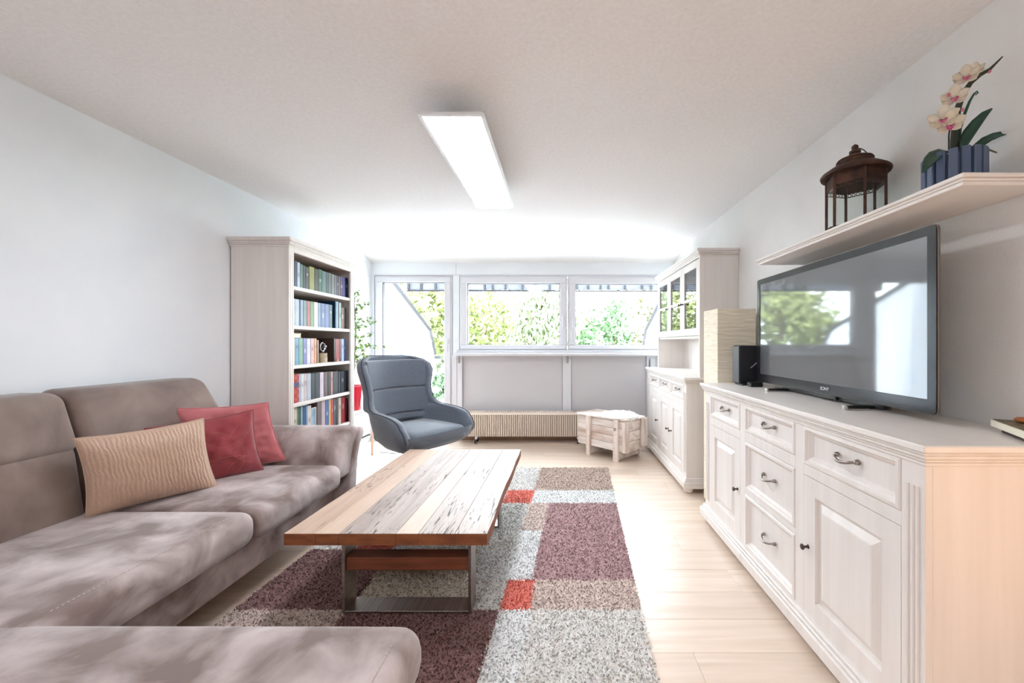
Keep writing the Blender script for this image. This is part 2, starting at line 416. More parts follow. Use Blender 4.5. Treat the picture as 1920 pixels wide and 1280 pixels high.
M_leafs = [mk('tree_leaf_%d' % i, c1, c2, scale=.6, rough=.6, spec=.2) for i, (c1, c2) in enumerate((
    ((112, 120, 74), (136, 142, 92)), ((104, 116, 88), (128, 138, 108)), ((80, 108, 76), (104, 130, 96)), ((118, 122, 92), (142, 142, 112))))]
M_bark = mk('bark', (88, 76, 62), (110, 96, 80), scale=8, rough=.9)
def foliage_mesh(center, rx, ry, rz, n, size, seed, droop=0.0, vx=1.0):
    rg = np.random.RandomState(seed)
    # blobs: leaves gathered round twig tips
    nb = max(6, n // 60)
    d = rg.normal(size=(nb, 3)); d /= np.linalg.norm(d, axis=1)[:, None]
    rr = rg.uniform(.45, 1.0, nb) ** .6
    tips = d * rr[:, None] * np.array([rx, ry, rz]) + np.array(center)
    idx = rg.randint(0, nb, n)
    off = rg.normal(size=(n, 3)) * np.array([rx, ry, rz]) * .10 * np.array([1, 1, 1 + droop * 4])
    c = tips[idx] + off; c[:, 2] -= droop * rg.uniform(0, 1, n) * rz * .3
    a = rg.normal(size=(n, 3)); a /= np.linalg.norm(a, axis=1)[:, None]
    if droop: a[:, 2] *= 3; a /= np.linalg.norm(a, axis=1)[:, None]
    b = np.cross(a, rg.normal(size=(n, 3))); b /= np.linalg.norm(b, axis=1)[:, None]
    s = size * rg.uniform(.6, 1.3, n)[:, None]
    v = np.stack([c - a * s, c + b * s * .45, c + a * s, c - b * s * .45], 1).reshape(-1, 3)
    return v
def leaves(name, v, mat, parent=None, kind=None, off=(0, 0, 0)):
    n = len(v) // 4; me = bpy.data.meshes.new(name); me.vertices.add(len(v))
    me.vertices.foreach_set('co', (v - np.array(off)).astype(np.float32).ravel())
    me.loops.add(4 * n); me.loops.foreach_set('vertex_index', np.arange(4 * n, dtype=np.int32))
    me.polygons.add(n); me.polygons.foreach_set('loop_start', np.arange(0, 4 * n, 4, dtype=np.int32))
    me.update(); me.validate(); me.materials.append(mat)
    o = bpy.data.objects.new(name, me); C.objects.link(o)
    if parent is not None: o.parent = parent
    if kind: o['kind'] = kind
    return o
trees = [  # px centre, Y, top py, half-width m, material, label
    (770, 14, 500, 2.0, 0, 'broad yellow-green tree seen through the balcony door'),
    (905, 19.5, 548, 2.9, 0, 'yellow-green tree filling the left of the middle window'),
    (1012, 15, 505, 1.15, 1, 'pale weeping tree at the right of the middle window'),
    (1150, 22, 572, 2.4, 2, 'rounder mid-green tree in the middle of the right window'),
    (1222, 15.5, 556, 1.0, 3, 'yellowish tree at the right edge of the right window'),
    (1085, 28, 590, 3.6, 3, 'low pale trees far behind between the two windows'),
    (950, 38, 580, 6.5, 1, 'far pale green tree line behind the middle window'),
]
for i, (px, Y, py, hw, mi, lb) in enumerate(trees):
    top = P(px, py, Y); zt = top.z; h = 8.5 if i != 6 else 7
    t = thing('tree', lb, 'tree', (top.x, Y, -6), group=None)
    tp = [(top.x, Y, -6), (top.x + .1, Y, -3), (top.x - .1, Y + .1, -.5), (top.x + .1, Y, zt - 1)]
    tb = MB().tube(tp, [.28, .22, .16, .05], 8)
    for k in range(9):
        a = R.uniform(0, 2 * PI); z0 = R.uniform(-2.5, zt - 1.5)
        tb.tube([(top.x, Y, z0), (top.x + math.cos(a) * hw * .5, Y + math.sin(a) * hw * .5, z0 + .9), (top.x + math.cos(a) * hw * .9, Y + math.sin(a) * hw * .8, z0 + 1.3 + R.uniform(0, .5))], [.07, .045, .012], 5)
    tb.build('trunk', M_bark, t, smooth=True)
    v = foliage_mesh((top.x, Y, zt - h * .5), hw, hw * .8, h * .52, 9000, .16 if i != 2 else .13, 11 + i, droop=.5 if i == 2 else 0)
    leaves('foliage', v, M_leafs[mi], t, 'stuff', (top.x, Y, -6))
struct(MB().box(-60, 60, 8.5, 90, -6.2, -6, 0).build('lawn', mk('grass', (96, 128, 60), (126, 150, 84), scale=2, rough=.9)))
# hedge of shrubs closing the view at the bottom
for i in range(6):
    q = P(765 + i * 92, 640, 12)
    t = thing('garden_shrub', ['shrub behind the balcony parapet seen through the door', 'shrub low behind the left third of the middle window', 'shrub low behind the right third of the middle window', 'shrub low behind the post between the windows', 'shrub low behind the middle of the right window', 'shrub low behind the right end of the right window'][i], 'shrub', (q.x, 12, -6), group='shrubs below the windows')
    v = foliage_mesh((q.x, 12, -2.2), 0.82, .8, 3.5, 3600, .10, 50 + i)
    leaves('foliage', v, M_leafs[(i * 2 + 1) % 4], t, 'stuff', (q.x, 12, -6))
    MB().tube([(q.x, 12, -6), (q.x, 12, -2)], [.1, .03], 6).build('stem', M_bark, t)
# balcony plants
def balcony_plant(x, y, r, h, ph, pr_, label, mat, seed):
    t = thing('potted_plant', label, 'plant', (x, y, -.05))
    MB().lathe([(.001, 0), (r * .75, 0), (r, ph), (r * 1.06, ph), (r * 1.06, ph + .02), (r * .9, ph + .02), (r * .88, ph - .02), (.001, ph - .02)], (x, y, -.05), 20).build('pot', mk('pale_balcony_pot', (196, 194, 208), rough=.5), t, smooth='auto')
    v = foliage_mesh((x, y, -.05 + ph + h * .5), pr_, pr_, h * .5, 900, .035, seed)
    leaves('foliage', v, mat, t, 'stuff', (x, y, -.05))
balcony_plant(-1.98, 6.6, .14, .42, .30, .20, 'green plant in pale pot on the balcony, nearest the door edge', M_leafs[2], 91)
balcony_plant(-2.06, 7.2, .15, .75, .32, .20, 'tall leafy plant in pale pot at the balcony parapet', M_leafs[1], 92)

# ------------------------------------------------------------------ ceiling light panel
cl = thing('ceiling_light', 'flat white rectangular light panel hanging under the ceiling', 'ceiling light', (-.55, 2.4, 2.366))
zl = 2.25
A = [P(776, 215, (zl - H) * F / 428), P(902, 219, (zl - H) * F / 426), P(970, 392, (zl - H) * F / 251), P(896, 391.5, (zl - H) * F / 251)]
x0, x1 = -.655, -.26; x0 = (A[0].x + A[3].x) / 2; x1 = (A[1].x + A[2].x) / 2; y0, y1 = A[0].y, A[2].y
Mlp = mk('lamp_diffuser', (240, 243, 247), rough=.5, emit=((244, 248, 255), 10.5))
fr = MB(); e = .018
for q in ((x0, x1, y0, y0 + e), (x0, x1, y1 - e, y1), (x0, x0 + e, y0 + e, y1 - e), (x1 - e, x1, y0 + e, y1 - e)):
    fr.box(*q, zl, zl + .012, .002)
fr.build('frame', mk('lamp_frame', (232, 235, 238), rough=.4), cl)
MB().box(x0 + e, x1 - e, y0 + e, y1 - e, zl + .003, zl + .010, 0).build('diffuser', Mlp, cl)
MB().box(x0 + .002, x1 - .002, y0 + .002, y1 - .002, zl + .012, zl + .016, .001).build('back_plate', mk('lamp_frame', (232, 235, 238), rough=.4), cl)
MB().box(x0 + .08, x1 - .08, y0 + .25, y1 - .25, zl + .016, 2.366, .003).build('housing', mk('lamp_housing', (200, 190, 186), rough=.6), cl)

# ------------------------------------------------------------------ cabinets
def pull(parent, x, y, z, ln=.10):
    n = 10; pts = []
    for i in range(n + 1):
        t = i / n; pts.append((x - .006 - .024 * math.sin(PI * t) ** .6, y - ln / 2 + ln * t, z - .012 * math.sin(PI * t)))
    mb = MB().tube(pts, [.0045 + .0015 * math.sin(PI * i / n) for i in range(n + 1)], 8)
    for s_ in (0, n): mb.lathe([(.001, -.014), (.008, -.012), (.009, -.004), (.010, 0)], (x, pts[s_][1], pts[s_][2]), 10, axis='x')
    return mb.build('handle', M_metal, parent, smooth=True)
def knob(parent, x, y, z):
    return MB().lathe([(.001, -.030), (.009, -.029), (.0125, -.025), (.010, -.020), (.005, -.016), (.005, -.006), (.009, 0)], (x, y, z), 12, axis='x').build('knob', M_dmetal, parent, smooth=True)
DR = [(.0, .0), (.004, -.004), (.014, -.005), (.019, .004), (.026, .006), (.034, .016), (.038, .017)]
DO = [(.0, 0), (.070, 0), (.074, .013), (.088, .014), (.112, .001), (.118, .0)]
def cabinet_base(root, X0, X1, Y0, Y1, cols, ztop, wood=M_cab, feet=((1, 0), (1, 1)), flute=True):
    """front faces -X at X0; cols = list of (y0,y1,[('drawer'|'door', z0,z1, knobside)])"""
    b = MB().box(X0 + .0195, X1, Y0, Y1, .115, ztop - .045, .002)
    # face frame between the fronts
    yprev = Y0
    for (a, c_, items) in cols:
        b.box(X0, X0 + .02, yprev, a, .115, ztop - .045, .001); yprev = c_
        zs = sorted([(i[1], i[2]) for i in items]); zp = .115
        for z0, z1 in zs:
            if z0 - zp > .004: b.box(X0, X0 + .02, a, c_, zp, z0, .001)
            zp = z1
        if ztop - .045 - zp > .004: b.box(X0, X0 + .02, a, c_, zp, ztop - .045, .001)
    b.box(X0, X0 + .02, yprev, Y1, .115, ztop - .045, .001)
    b.build('body', wood, root)
    # stepped moulding under the top, and the top board
    mo = MB()
    for k, (o_, z0, z1) in enumerate(((.006, ztop - .062, ztop - .050), (.011, ztop - .050, ztop - .040), (.019, ztop - .040, ztop - .028), (.024, ztop - .028, ztop - .020))):
        mo.box(X0 - o_, X1, Y0 - o_, Y1 + o_, z0, z1, .003)
    mo.build('moulding', wood, root)
    MB().box(X0 - .03, X1, Y0 - .03, Y1 + .03, ztop - .020, ztop, .004).build('top', M_cabh, root)
    pl = MB()
    for o_, z0, z1 in ((.012, .105, .120), (.020, .092, .105), (.030, .040, .092)):
        pl.box(X0 - o_, X1, Y0 - o_, Y1 + o_, z0, z1, .004)
    pl.build('plinth', wood, root)
    for fx, fy in feet:
        yy = Y0 + .02 if fy == 0 else Y1 - .02
        xx = X0 + .02 if fx else X1 - .05
        MB().lathe([(.001, 0), (.026, 0), (.036, .010), (.040, .024), (.034, .038), (.026, .042), (.001, .042)], (xx, yy, 0), 18).build('foot', wood, root, smooth=True)
    if flute:
        for yy in ((Y0 + cols[0][0]) / 2, (Y1 + cols[-1][1]) / 2):
            f_ = MB()
            for k in (-1, 0, 1):
                f_.tube([(X0 - .001, yy + k * .017, .16), (X0 - .001, yy + k * .017, ztop - .125)], .0045, 6)
            f_.build('fluting', wood, root)
    for (a, c_, items) in cols:
        for it in items:
            g = .0015
            if it[0] == 'drawer':
                d = MB().rings(a + g, c_ - g, it[1] + g, it[2] - g, X0, DR, .018).build('drawer', wood, root)
                pull(d, X0 + .011, (a + c_) / 2, (it[1] + it[2]) / 2 + .01)
            else:
                d = MB().rings(a + g, c_ - g, it[1] + g, it[2] - g, X0, DO, .018).build('door', wood, root)
                knob(d, X0, it[3], it[4])

sb = thing('sideboard', 'long cream white sideboard with drawers and panel doors under the television', 'sideboard', (1.22, 1.92, 0))
cabinet_base(sb, 1.0, 1.44, 1.095, 2.75, [
    (1.172, 1.641, [('drawer', .727, .884), ('door', .125, .684, 1.612, .40)]),
    (1.70, 2.161, [('drawer', .742, .884), ('drawer', .433, .690), ('drawer', .125, .407)]),
    (2.219, 2.66, [('drawer', .735, .884), ('door', .125, .684, 2.250, .40)])], .945)
hb = thing('base_cabinet', 'cream white base cabinet with three drawers and doors near the window', 'cabinet', (1.2, 3.93, 0))
cabinet_base(hb, 1.03, 1.44, 3.26, 4.66, [
    (3.33, 3.73, [('drawer', .745, .875), ('door', .125, .70, 3.70, .41)]),
    (3.77, 4.15, [('drawer', .745, .875), ('door', .125, .70, 3.80, .41)]),
    (4.19, 4.59, [('drawer', .745, .875), ('door', .125, .70, 4.22, .41)])], .94)

# upper glazed hutch
hu = thing('hutch', 'cream white hutch with three glass doors standing on the base cabinet', 'cabinet', (1.3, 3.93, .94))
HX, HY0, HY1 = 1.135, 3.25, 4.64
b = MB()
b.box(HX, 1.45, HY0, HY0 + .022, .94, 1.93, .001); b.box(HX, 1.45, HY1 - .022, HY1, .94, 1.93, .001)
b.box(HX + .02, 1.45, HY0 + .022, HY1 - .022, 1.262, 1.282, .001)
b.box(HX + .02, 1.45, HY0 + .022, HY1 - .022, 1.915, 1.935, .001)
b.box(1.436, 1.448, HY0 + .022, HY1 - .022, .94, 1.93, 0)
b.build('body', M_cab, hu)
mo = MB()
for o_, z0, z1 in ((.004, 1.925, 1.940), (.012, 1.940, 1.952), (.022, 1.952, 1.968), (.030, 1.968, 1.988)):
    mo.box(HX - o_, 1.45, HY0 - o_, HY1 + o_, z0, z1, .004)
mo.build('cornice', M_cab, hu)
MB().box(HX + .04, 1.436, HY0 + .022, HY1 - .022, 1.585, 1.60, .001).build('shelf', mk('hutch_shelf', (214, 206, 200), rough=.5), hu)
M_pane2 = glass('cabinet_glass', (.62, .64, .64), 1.6, 1.6)
dw = (HY1 - HY0 - .044) / 3
for i in range(3):
    a, c_ = HY0 + .022 + dw * i + .002, HY0 + .022 + dw * (i + 1) - .002
    z0, z1 = 1.284, 1.913; s_ = .062
    d = MB()
    d.box(HX, HX + .02, a, a + s_, z0, z1, .002); d.box(HX, HX + .02, c_ - s_, c_, z0, z1, .002)
    d.box(HX, HX + .02, a + s_, c_ - s_, z0, z0 + s_, .002); d.box(HX, HX + .02, a + s_, c_ - s_, z1 - s_, z1, .002)
    d.box(HX + .002, HX + .016, a + s_, c_ - s_, 1.582, 1.606, .003)
    d = d.build('door', M_cab, hu)
    MB().box(HX + .010, HX + .013, a + s_ - .004, c_ - s_ + .004, z0 + s_ - .004, z1 - s_ + .004, 0).build('pane', M_pane2, d)
    knob(d, HX, (c_ - .03) if i == 0 else a + .03, 1.575)

# ------------------------------------------------------------------ paper floor lamp
M_paper = mk('rice_paper', (232, 220, 196), (244, 236, 218), scale=30, stretch=(.25, .25, 1.6), rough=.8, bump=.9, bscale=55, bstretch=(.12, .12, 1.2), bdist=.012, lo=.3, hi=.7)
pl = thing('floor_lamp', 'tall square rice-paper floor lamp between sideboard and hutch', 'floor lamp', (1.25, 2.96, 0))
lx0, lx1, ly0, ly1 = 1.115, 1.385, 2.83, 3.10
mb = MB(); nz = 60; ns = 8; per = []
for (ax, ay, bx_, by_) in ((lx0, ly0, lx1, ly0), (lx1, ly0, lx1, ly1), (lx1, ly1, lx0, ly1), (lx0, ly1, lx0, ly0)):
    for k in range(ns): per.append((ax + (bx_ - ax) * k / ns, ay + (by_ - ay) * k / ns))
vs = []; npn = len(per)
cxm, cym = (lx0 + lx1) / 2, (ly0 + ly1) / 2
for i in range(nz + 1):
    z = .03 + (1.464 - .03) * i / nz
    for k, (x, y_) in enumerate(per):
        am = .0 if (k % ns == 0) else .004
        d = am * noise.noise(Vector((x * 9, y_ * 9, z * 26)))
        vs.append((x + (x - cxm) * d * 8, y_ + (y_ - cym) * d * 8, z))
fs = [(i * npn + k, i * npn + (k + 1) % npn, (i + 1) * npn + (k + 1) % npn, (i + 1) * npn + k) for i in range(nz) for k in range(npn)]
mb.add(vs, fs); mb.build('lamp_shade', M_paper, pl, smooth='auto')
mb = MB()
for x in (lx0 + .006, lx1 - .006):
    for y_ in (ly0 + .006, ly1 - .006): mb.box(x - .004, x + .004, y_ - .004, y_ + .004, .0, 1.462, .001)
mb.box(lx0, lx1, ly0, ly1, .02, .035, .002); mb.build('frame', mk('pale_lamp_wood', (206, 188, 160), rough=.6), pl)
MB().tube([(cxm, cym, .035), (cxm, cym, .5)], .008, 8).lathe([(.001, .5), (.02, .5), (.03, .56), (.02, .62), (.001, .63)], (cxm, cym, 0), 12).build('bulb_stand', M_pvc, pl)

# ------------------------------------------------------------------ television and speaker
tv = thing('television', 'large black flat television on the sideboard', 'television', (1.29, 1.95, .945))
TX, TY0, TY1, TZ0, TZ1 = 1.261, 1.338, 2.562, .975, 1.622
mb = MB(); 
def rrect(y0, y1, z0, z1, r, k=5):
    out = []
    for cy_, cz_, a0 in ((y1 - r, z1 - r, 0), (y0 + r, z1 - r, 90), (y0 + r, z0 + r, 180), (y1 - r, z0 + r, 270)):
        for i in range(k + 1):
            a = math.radians(a0 + 90 * i / k); out.append((cy_ + r * math.cos(a), cz_ + r * math.sin(a)))
    return out
MB().prism(rrect(TY0, TY1, TZ0, TZ1, .018), TX + .004, TX + .013, 'x').build('rear_case', mk('tv_case', (120, 112, 106), rough=.35, metal=.6), tv, bevel=.002)
MB().box(TX + .011, TX + .045, TY0 + .06, TY1 - .06, TZ0 + .03, TZ1 - .05, .008).build('rear_bulge', M_black, tv)
bez = MB(); bo, bi = rrect(TY0 + .003, TY1 - .003, TZ0 + .003, TZ1 - .003, .016), rrect(TY0 + .036, TY1 - .036, TZ0 + .052, TZ1 - .034, .002)
nb = len(bo)
vs = [(TX, p[0], p[1]) for p in bo] + [(TX, p[0], p[1]) for p in bi] + [(TX + .006, p[0], p[1]) for p in bo] + [(TX + .003, p[0], p[1]) for p in bi]
fs = []
for i in range(nb):
    j = (i + 1) % nb
    fs += [(i, j, nb + j, nb + i), (i, j, 2 * nb + j, 2 * nb + i), (nb + i, nb + j, 3 * nb + j, 3 * nb + i)]
bez.add(vs, fs)
bezel = bez.build('bezel', mk('gloss_black_bezel', (30, 30, 34), rough=.25, coat=.15, spec=.3), tv)
M_scr = bpy.data.materials.new('screen'); M_scr.use_nodes = True
nt = M_scr.node_tree; pb = nt.nodes['Principled BSDF']
pb.inputs['Base Color'].default_value = (*lin((66, 64, 68)), 1); pb.inputs['Roughness'].default_value = .5
pb.inputs['Coat Weight'].default_value = 1; pb.inputs['Coat IOR'].default_value = 1.85; pb.inputs['Coat Roughness'].default_value = .045
MB().box(TX + .0025, TX + .006, TY0 + .035, TY1 - .035, TZ0 + .051, TZ1 - .033, 0).build('screen', M_scr, tv)
for y_ in (1.65, 2.27):   # chrome bar feet
    mb = MB().box(1.172, 1.36, y_ - .014, y_ + .014, .945, .953, .002).box(1.168, 1.18, y_ - .015, y_ + .015, .945, .965, .003)
    f_ = mb.build('stand', mk('chrome_stand', (190, 188, 188), rough=.12, metal=1.0), tv)
    MB().box(1.181, 1.36, y_ - .012, y_ + .012, .953, .963, .002).build('foot_cap', M_black, f_)
mb = MB().box(1.29, 1.32, 1.60, 2.32, .953, .99, .004); mb.box(1.275, 1.30, 1.85, 2.0, .955, 1.05, .003)
mb.build('stand_bar', M_black, tv)
tc_ = bpy.data.curves.new('lettering', 'FONT'); tc_.body = 'SONY'; tc_.size = .024; tc_.extrude = .0006; tc_.align_x = 'CENTER'; tc_.align_y = 'CENTER'
to = bpy.data.objects.new('lettering', tc_); C.objects.link(to); to.parent = bezel
tc_.materials.append(mk('silver_letters', (215, 215, 215), rough=.3, metal=.3))
bpy.context.view_layer.update()
lm_ = bpy.data.meshes.new_from_object(to.evaluated_get(bpy.context.evaluated_depsgraph_get())); bpy.data.objects.remove(to)
to = bpy.data.objects.new('lettering', lm_); C.objects.link(to); to.parent = bezel
to.location = Vector((TX - .0012, 1.905, TZ0 + .027)) - OFF[tv.name]; to.rotation_euler = (PI / 2, 0, -PI / 2)

sp = thing('speaker', 'small black loudspeaker behind the far end of the television', 'speaker', (1.25, 2.63, .945))
MB().box(1.168, 1.29, 2.60, 2.70, .955, 1.205, .006).build('cabinet', mk('speaker_black', (34, 35, 40), rough=.4), sp)
MB().box(1.163, 1.168, 2.603, 2.697, .962, 1.198, .003).build('grille', mk('speaker_grille', (86, 88, 92), rough=.4), sp)
MB().box(1.18, 1.28, 2.59, 2.70, .945, .956, .002).build('base', M_black, sp)
MB().tube([(1.24, 2.598, 1.06), (1.24, 2.575, 1.07), (1.26, 2.57, 1.09), (1.30, 2.57, 1.11)], .004, 6).build('cable', mk('grey_cable', (120, 120, 124), rough=.5), sp)
tb_ = MB().box(1.195, 1.27, 2.50, 2.56, .945, .975, .004)
tag(tb_.build('set_top_box', M_black), 'small black box beside the speaker under television corner', 'box')
# cable on the floor between the cabinets
tag(MB().tube([(1.12, 3.10, .006), (1.16, 3.04, .006), (1.16, 2.95, .006), (1.10, 2.80, .006), (1.06, 2.79, .006)], .004, 6).build('power_cable', M_black), 'thin black cable on the floor between the two cabinets', 'cable')

# ------------------------------------------------------------------ wall shelf
sh = thing('wall_shelf', 'cream white wall shelf above the television', 'shelf', (1.31, 1.78, 1.685))
mb = MB().box(1.185, XR, 1.176, 2.386, 1.685, 1.697, .002)
mb.build('underside_board', M_cabh, sh)
mb = MB().box(1.178, XR, 1.169, 2.393, 1.697, 1.705, .003); mb.box(1.171, XR, 1.162, 2.40, 1.705, 1.717, .003)
mb.build('top_board', M_cabh, sh)

# ------------------------------------------------------------------ lantern on the shelf
M_rust = mk('rusty_brown_metal', (58, 36, 28), (92, 62, 48), scale=18, rough=.6, metal=.35, bump=.3, bscale=80, bdist=.002)
LC = Vector((1.305, 1.77, 1.717))
ln = thing('lantern', 'rusty brown six-sided lantern with domed roof and glass sides', 'lantern', LC)
zt = .245
mb = MB().lathe([(.001, 0), (.118, 0), (.118, .012), (.108, .018), (.001, .018)], LC, 6); mb.build('base', M_rust, ln)
ang = [math.radians(60 * k + 12) for k in range(6)]
cor = [Vector((LC.x + .108 * math.cos(a), LC.y + .108 * math.sin(a), LC.z)) for a in ang]
for k in range(6):
    c0, c1 = cor[k], cor[(k + 1) % 6]
    MB().tube([c0 + Vector((0, 0, .015)), c0 + Vector((0, 0, zt))], .007, 4).build('post', M_rust, ln)
    d = (c1 - c0).normalized()
    a, b_ = c0 + d * .006, c1 - d * .006
    mb = MB(); nn = Vector((-d.y, d.x, 0)) * .0012
    z0, z1 = .016, zt - .055
    v = [a + Vector((0, 0, z0)), b_ + Vector((0, 0, z0)), b_ + Vector((0, 0, z1)), a + Vector((0, 0, z1))]
    mb.add([q - nn for q in v] + [q + nn for q in v], [(0, 1, 2, 3), (4, 5, 6, 7), (0, 1, 5, 4), (1, 2, 6, 5), (2, 3, 7, 6), (3, 0, 4, 7)])
    mb.build('pane', glass('lantern_glass', (.93, .95, .94)), ln)
    mb = MB()   # band with pierced fringe
    v = [a + Vector((0, 0, zt - .05)), b_ + Vector((0, 0, zt - .05)), b_ + Vector((0, 0, zt)), a + Vector((0, 0, zt))]
    mb.add([q - nn for q in v] + [q + nn for q in v], [(0, 1, 2, 3), (4, 5, 6, 7), (0, 1, 5, 4), (1, 2, 6, 5), (2, 3, 7, 6), (3, 0, 4, 7)])
    for j in range(6):
        p0 = a.lerp(b_, (j + .5) / 6) + Vector((0, 0, zt - .057)); rr_ = .0065
        pts = [p0 + d * (rr_ * math.cos(t)) + Vector((0, 0, rr_ * math.sin(t))) for t in [2 * PI * q / 8 for q in range(9)]]
        mb.tube(pts, .0016, 4)
    mb.tube([a + Vector((0, 0, zt - .065)), b_ + Vector((0, 0, zt - .065))], .0016, 4)
    mb.build('pierced_band', M_rust, ln)
MB().lathe([(.105, zt - .004), (.128, zt - .002), (.131, zt + .006), (.126, zt + .013), (.095, zt + .034), (.072, zt + .044), (.001, zt + .044)], LC, 32).build('roof', M_rust, ln, smooth='auto')
mb = MB().lathe([(.066, zt + .044), (.066, zt + .062), (.070, zt + .064), (.066, zt + .070), (.035, zt + .084), (.020, zt + .092), (.001, zt + .092)], LC, 24)
for k in range(14):
    a = 2 * PI * k / 14; mb.lathe([(.001, 0), (.006, .0), (.006, .003), (.001, .003)], LC + Vector((.067 * math.cos(a), .067 * math.sin(a), zt + .053)), 8, axis='x', M=Matrix.Rotation(a, 3, 'Z'))
mb.build('vent_cap', M_rust, ln, smooth='auto')
MB().lathe([(.012, zt + .09), (.022, zt + .098), (.022, zt + .106), (.010, zt + .114), (.013, zt + .120), (.013, zt + .128), (.004, zt + .136), (.001, zt + .138)], LC, 16).build('finial', M_rust, ln, smooth=True)
MB().tube([LC + Vector((.012 + .048 * math.sin(t), -.0, zt + .085 + .045 * math.cos(t) - .01)) for t in [PI * q / 10 for q in range(0, 8)]], .0022, 6).build('carrying_ring', M_rust, ln)

# ------------------------------------------------------------------ orchid on the shelf
OY = 1.335
OC = Vector((P(1788, 300, OY).x, OY, 1.717))
orc = thing('orchid', 'white and pink orchid in fluted blue-grey pot on the wall shelf', 'plant', OC)
M_pot = mk('blue_grey_pot', (82, 97, 126), rough=.4); M_pot2 = mk('blue_grey_pot_dark', (62, 68, 92), rough=.5)
mb = MB().lathe([(.001, 0), (.068, 0), (.070, .115), (.060, .118), (.058, .10), (.001, .10)], OC, 24)
pot = mb.build('pot', M_pot2, orc)
for k in range(16):
    a = 2 * PI * k / 16
    Mx = Matrix.Translation(OC + Vector((.071 * math.cos(a), .071 * math.sin(a), 0))) @ Matrix.Rotation(a, 4, 'Z')
    MB().box(-.008, .010, -.0115, .0115, .0, .128, .003, M=Mx).build('rib', M_pot, pot)
MB().lathe([(.001, .1), (.058, .1), (.05, .112), (.001, .116)], OC, 12).build('substrate', mk('dark_substrate', (48, 34, 28), rough=.9), orc)
M_ol = mk('orchid_leaf', (26, 62, 52), (38, 82, 66), scale=20, rough=.4)
M_os = mk('orchid_stem', (52, 60, 46), rough=.6); M_osg = mk('orchid_green', (24, 84, 62), rough=.45)
def blade(pts, widths, th=.003, cup=.25, nrm=None):
    """leaf along 3-D points with widths, cupped"""
    pts = [Vector(p) for p in pts]; k = len(pts); vs = []
    for i, p in enumerate(pts):
        t = (pts[min(i + 1, k - 1)] - pts[max(i - 1, 0)]).normalized()
        n0 = nrm or Vector((-.4, -.6, .6)); sd = t.cross(n0).normalized(); up = sd.cross(t).normalized(); w_ = widths[i]
        for u in (-1, -.5, 0, .5, 1): vs.append(p + sd * w_ * u + up * (cup * w_ * u * u))
        for u in (-1, -.5, 0, .5, 1): vs.append(p + sd * w_ * u + up * (cup * w_ * u * u - th))
    fs = []
    for i in range(k - 1):
        for j in range(4):
            fs.append((i * 10 + j, i * 10 + j + 1, (i + 1) * 10 + j + 1, (i + 1) * 10 + j))
            fs.append((i * 10 + 5 + j, i * 10 + 6 + j, (i + 1) * 10 + 6 + j, (i + 1) * 10 + 5 + j))
        for j in (0, 4): fs.append((i * 10 + j, i * 10 + 5 + j, (i + 1) * 10 + 5 + j, (i + 1) * 10 + j))
    for i in (0, k - 1): fs.append(tuple([i * 10 + j for j in range(5)] + [i * 10 + 5 + j for j in (4, 3, 2, 1, 0)]))
    return MB().add(vs, fs)
def pl3(seq): return [P(a, b_, y_) for a, b_, y_ in seq]
blade(pl3([(1800, 290, 1.34), (1806, 270, 1.335), (1818, 248, 1.33), (1833, 228, 1.325), (1848, 212, 1.32), (1860, 203, 1.31)]), [.006, .014, .018, .016, .011, .002]).build('leaf', M_ol, orc, smooth=True)
blade(pl3([(1818, 292, 1.33), (1832, 275, 1.325), (1850, 262, 1.32), (1868, 254, 1.315), (1886, 249, 1.31), (1900, 246, 1.30)]), [.006, .013, .016, .016, .011, .002]).build('leaf', M_ol, orc, smooth=True)
blade(pl3([(1782, 286, 1.33), (1768, 284, 1.325), (1756, 289, 1.32), (1746, 299, 1.31), (1739, 309, 1.30), (1730, 322, 1.29)]), [.008, .018, .022, .020, .013, .003]).build('leaf', M_ol, orc, smooth=True)
MB().tube(pl3([(1822, 293, 1.33), (1840, 284, 1.33), (1855, 281, 1.33), (1869, 286, 1.33)]), [.004, .003, .003, .002], 8).build('root', mk('aerial_root', (118, 106, 82), rough=.7), orc, smooth=True)
MB().tube(pl3([(1830, 296, 1.32), (1840, 297, 1.32), (1848, 292, 1.32)]), [.002, .0018, .001], 6).build('root', mk('aerial_root', (118, 106, 82), rough=.7), orc, smooth=True)
stem1 = pl3([(1788, 295, 1.345), (1788, 262, 1.345), (1791, 230, 1.342), (1797, 200, 1.34), (1806, 175, 1.335), (1820, 155, 1.33), (1838, 140, 1.32), (1856, 130, 1.31), (1868, 118, 1.30), (1880, 106, 1.29)])
MB().tube(stem1, [.009, .009, .009, .009, .0085, .0075, .0065, .005, .0035, .002], 8).build('stem', M_os, orc, smooth=True)
MB().tube(pl3([(1796, 280, 1.35), (1800, 240, 1.35), (1808, 215, 1.35), (1818, 190, 1.35), (1826, 176, 1.35), (1832, 171, 1.35), (1834, 174, 1.35), (1829, 178, 1.35)]), [.005, .005, .0045, .004, .003, .002, .002, .0018], 8).build('stem', M_osg, orc, smooth=True)
MB().tube(pl3([(1779, 292, 1.33), (1779, 255, 1.335), (1783, 225, 1.34)]), .0022, 6).build('support_stake', M_black, orc)
MB().tube(pl3([(1798, 292, 1.34), (1799, 250, 1.34), (1800, 205, 1.34)]), .0022, 6).build('support_stake', M_black, orc)
M_pet = mk('cream_petal', (218, 210, 188), (228, 220, 204), scale=30, rough=.5); M_mag = mk('magenta_lip', (190, 40, 120), (226, 150, 175), scale=60, rough=.5)
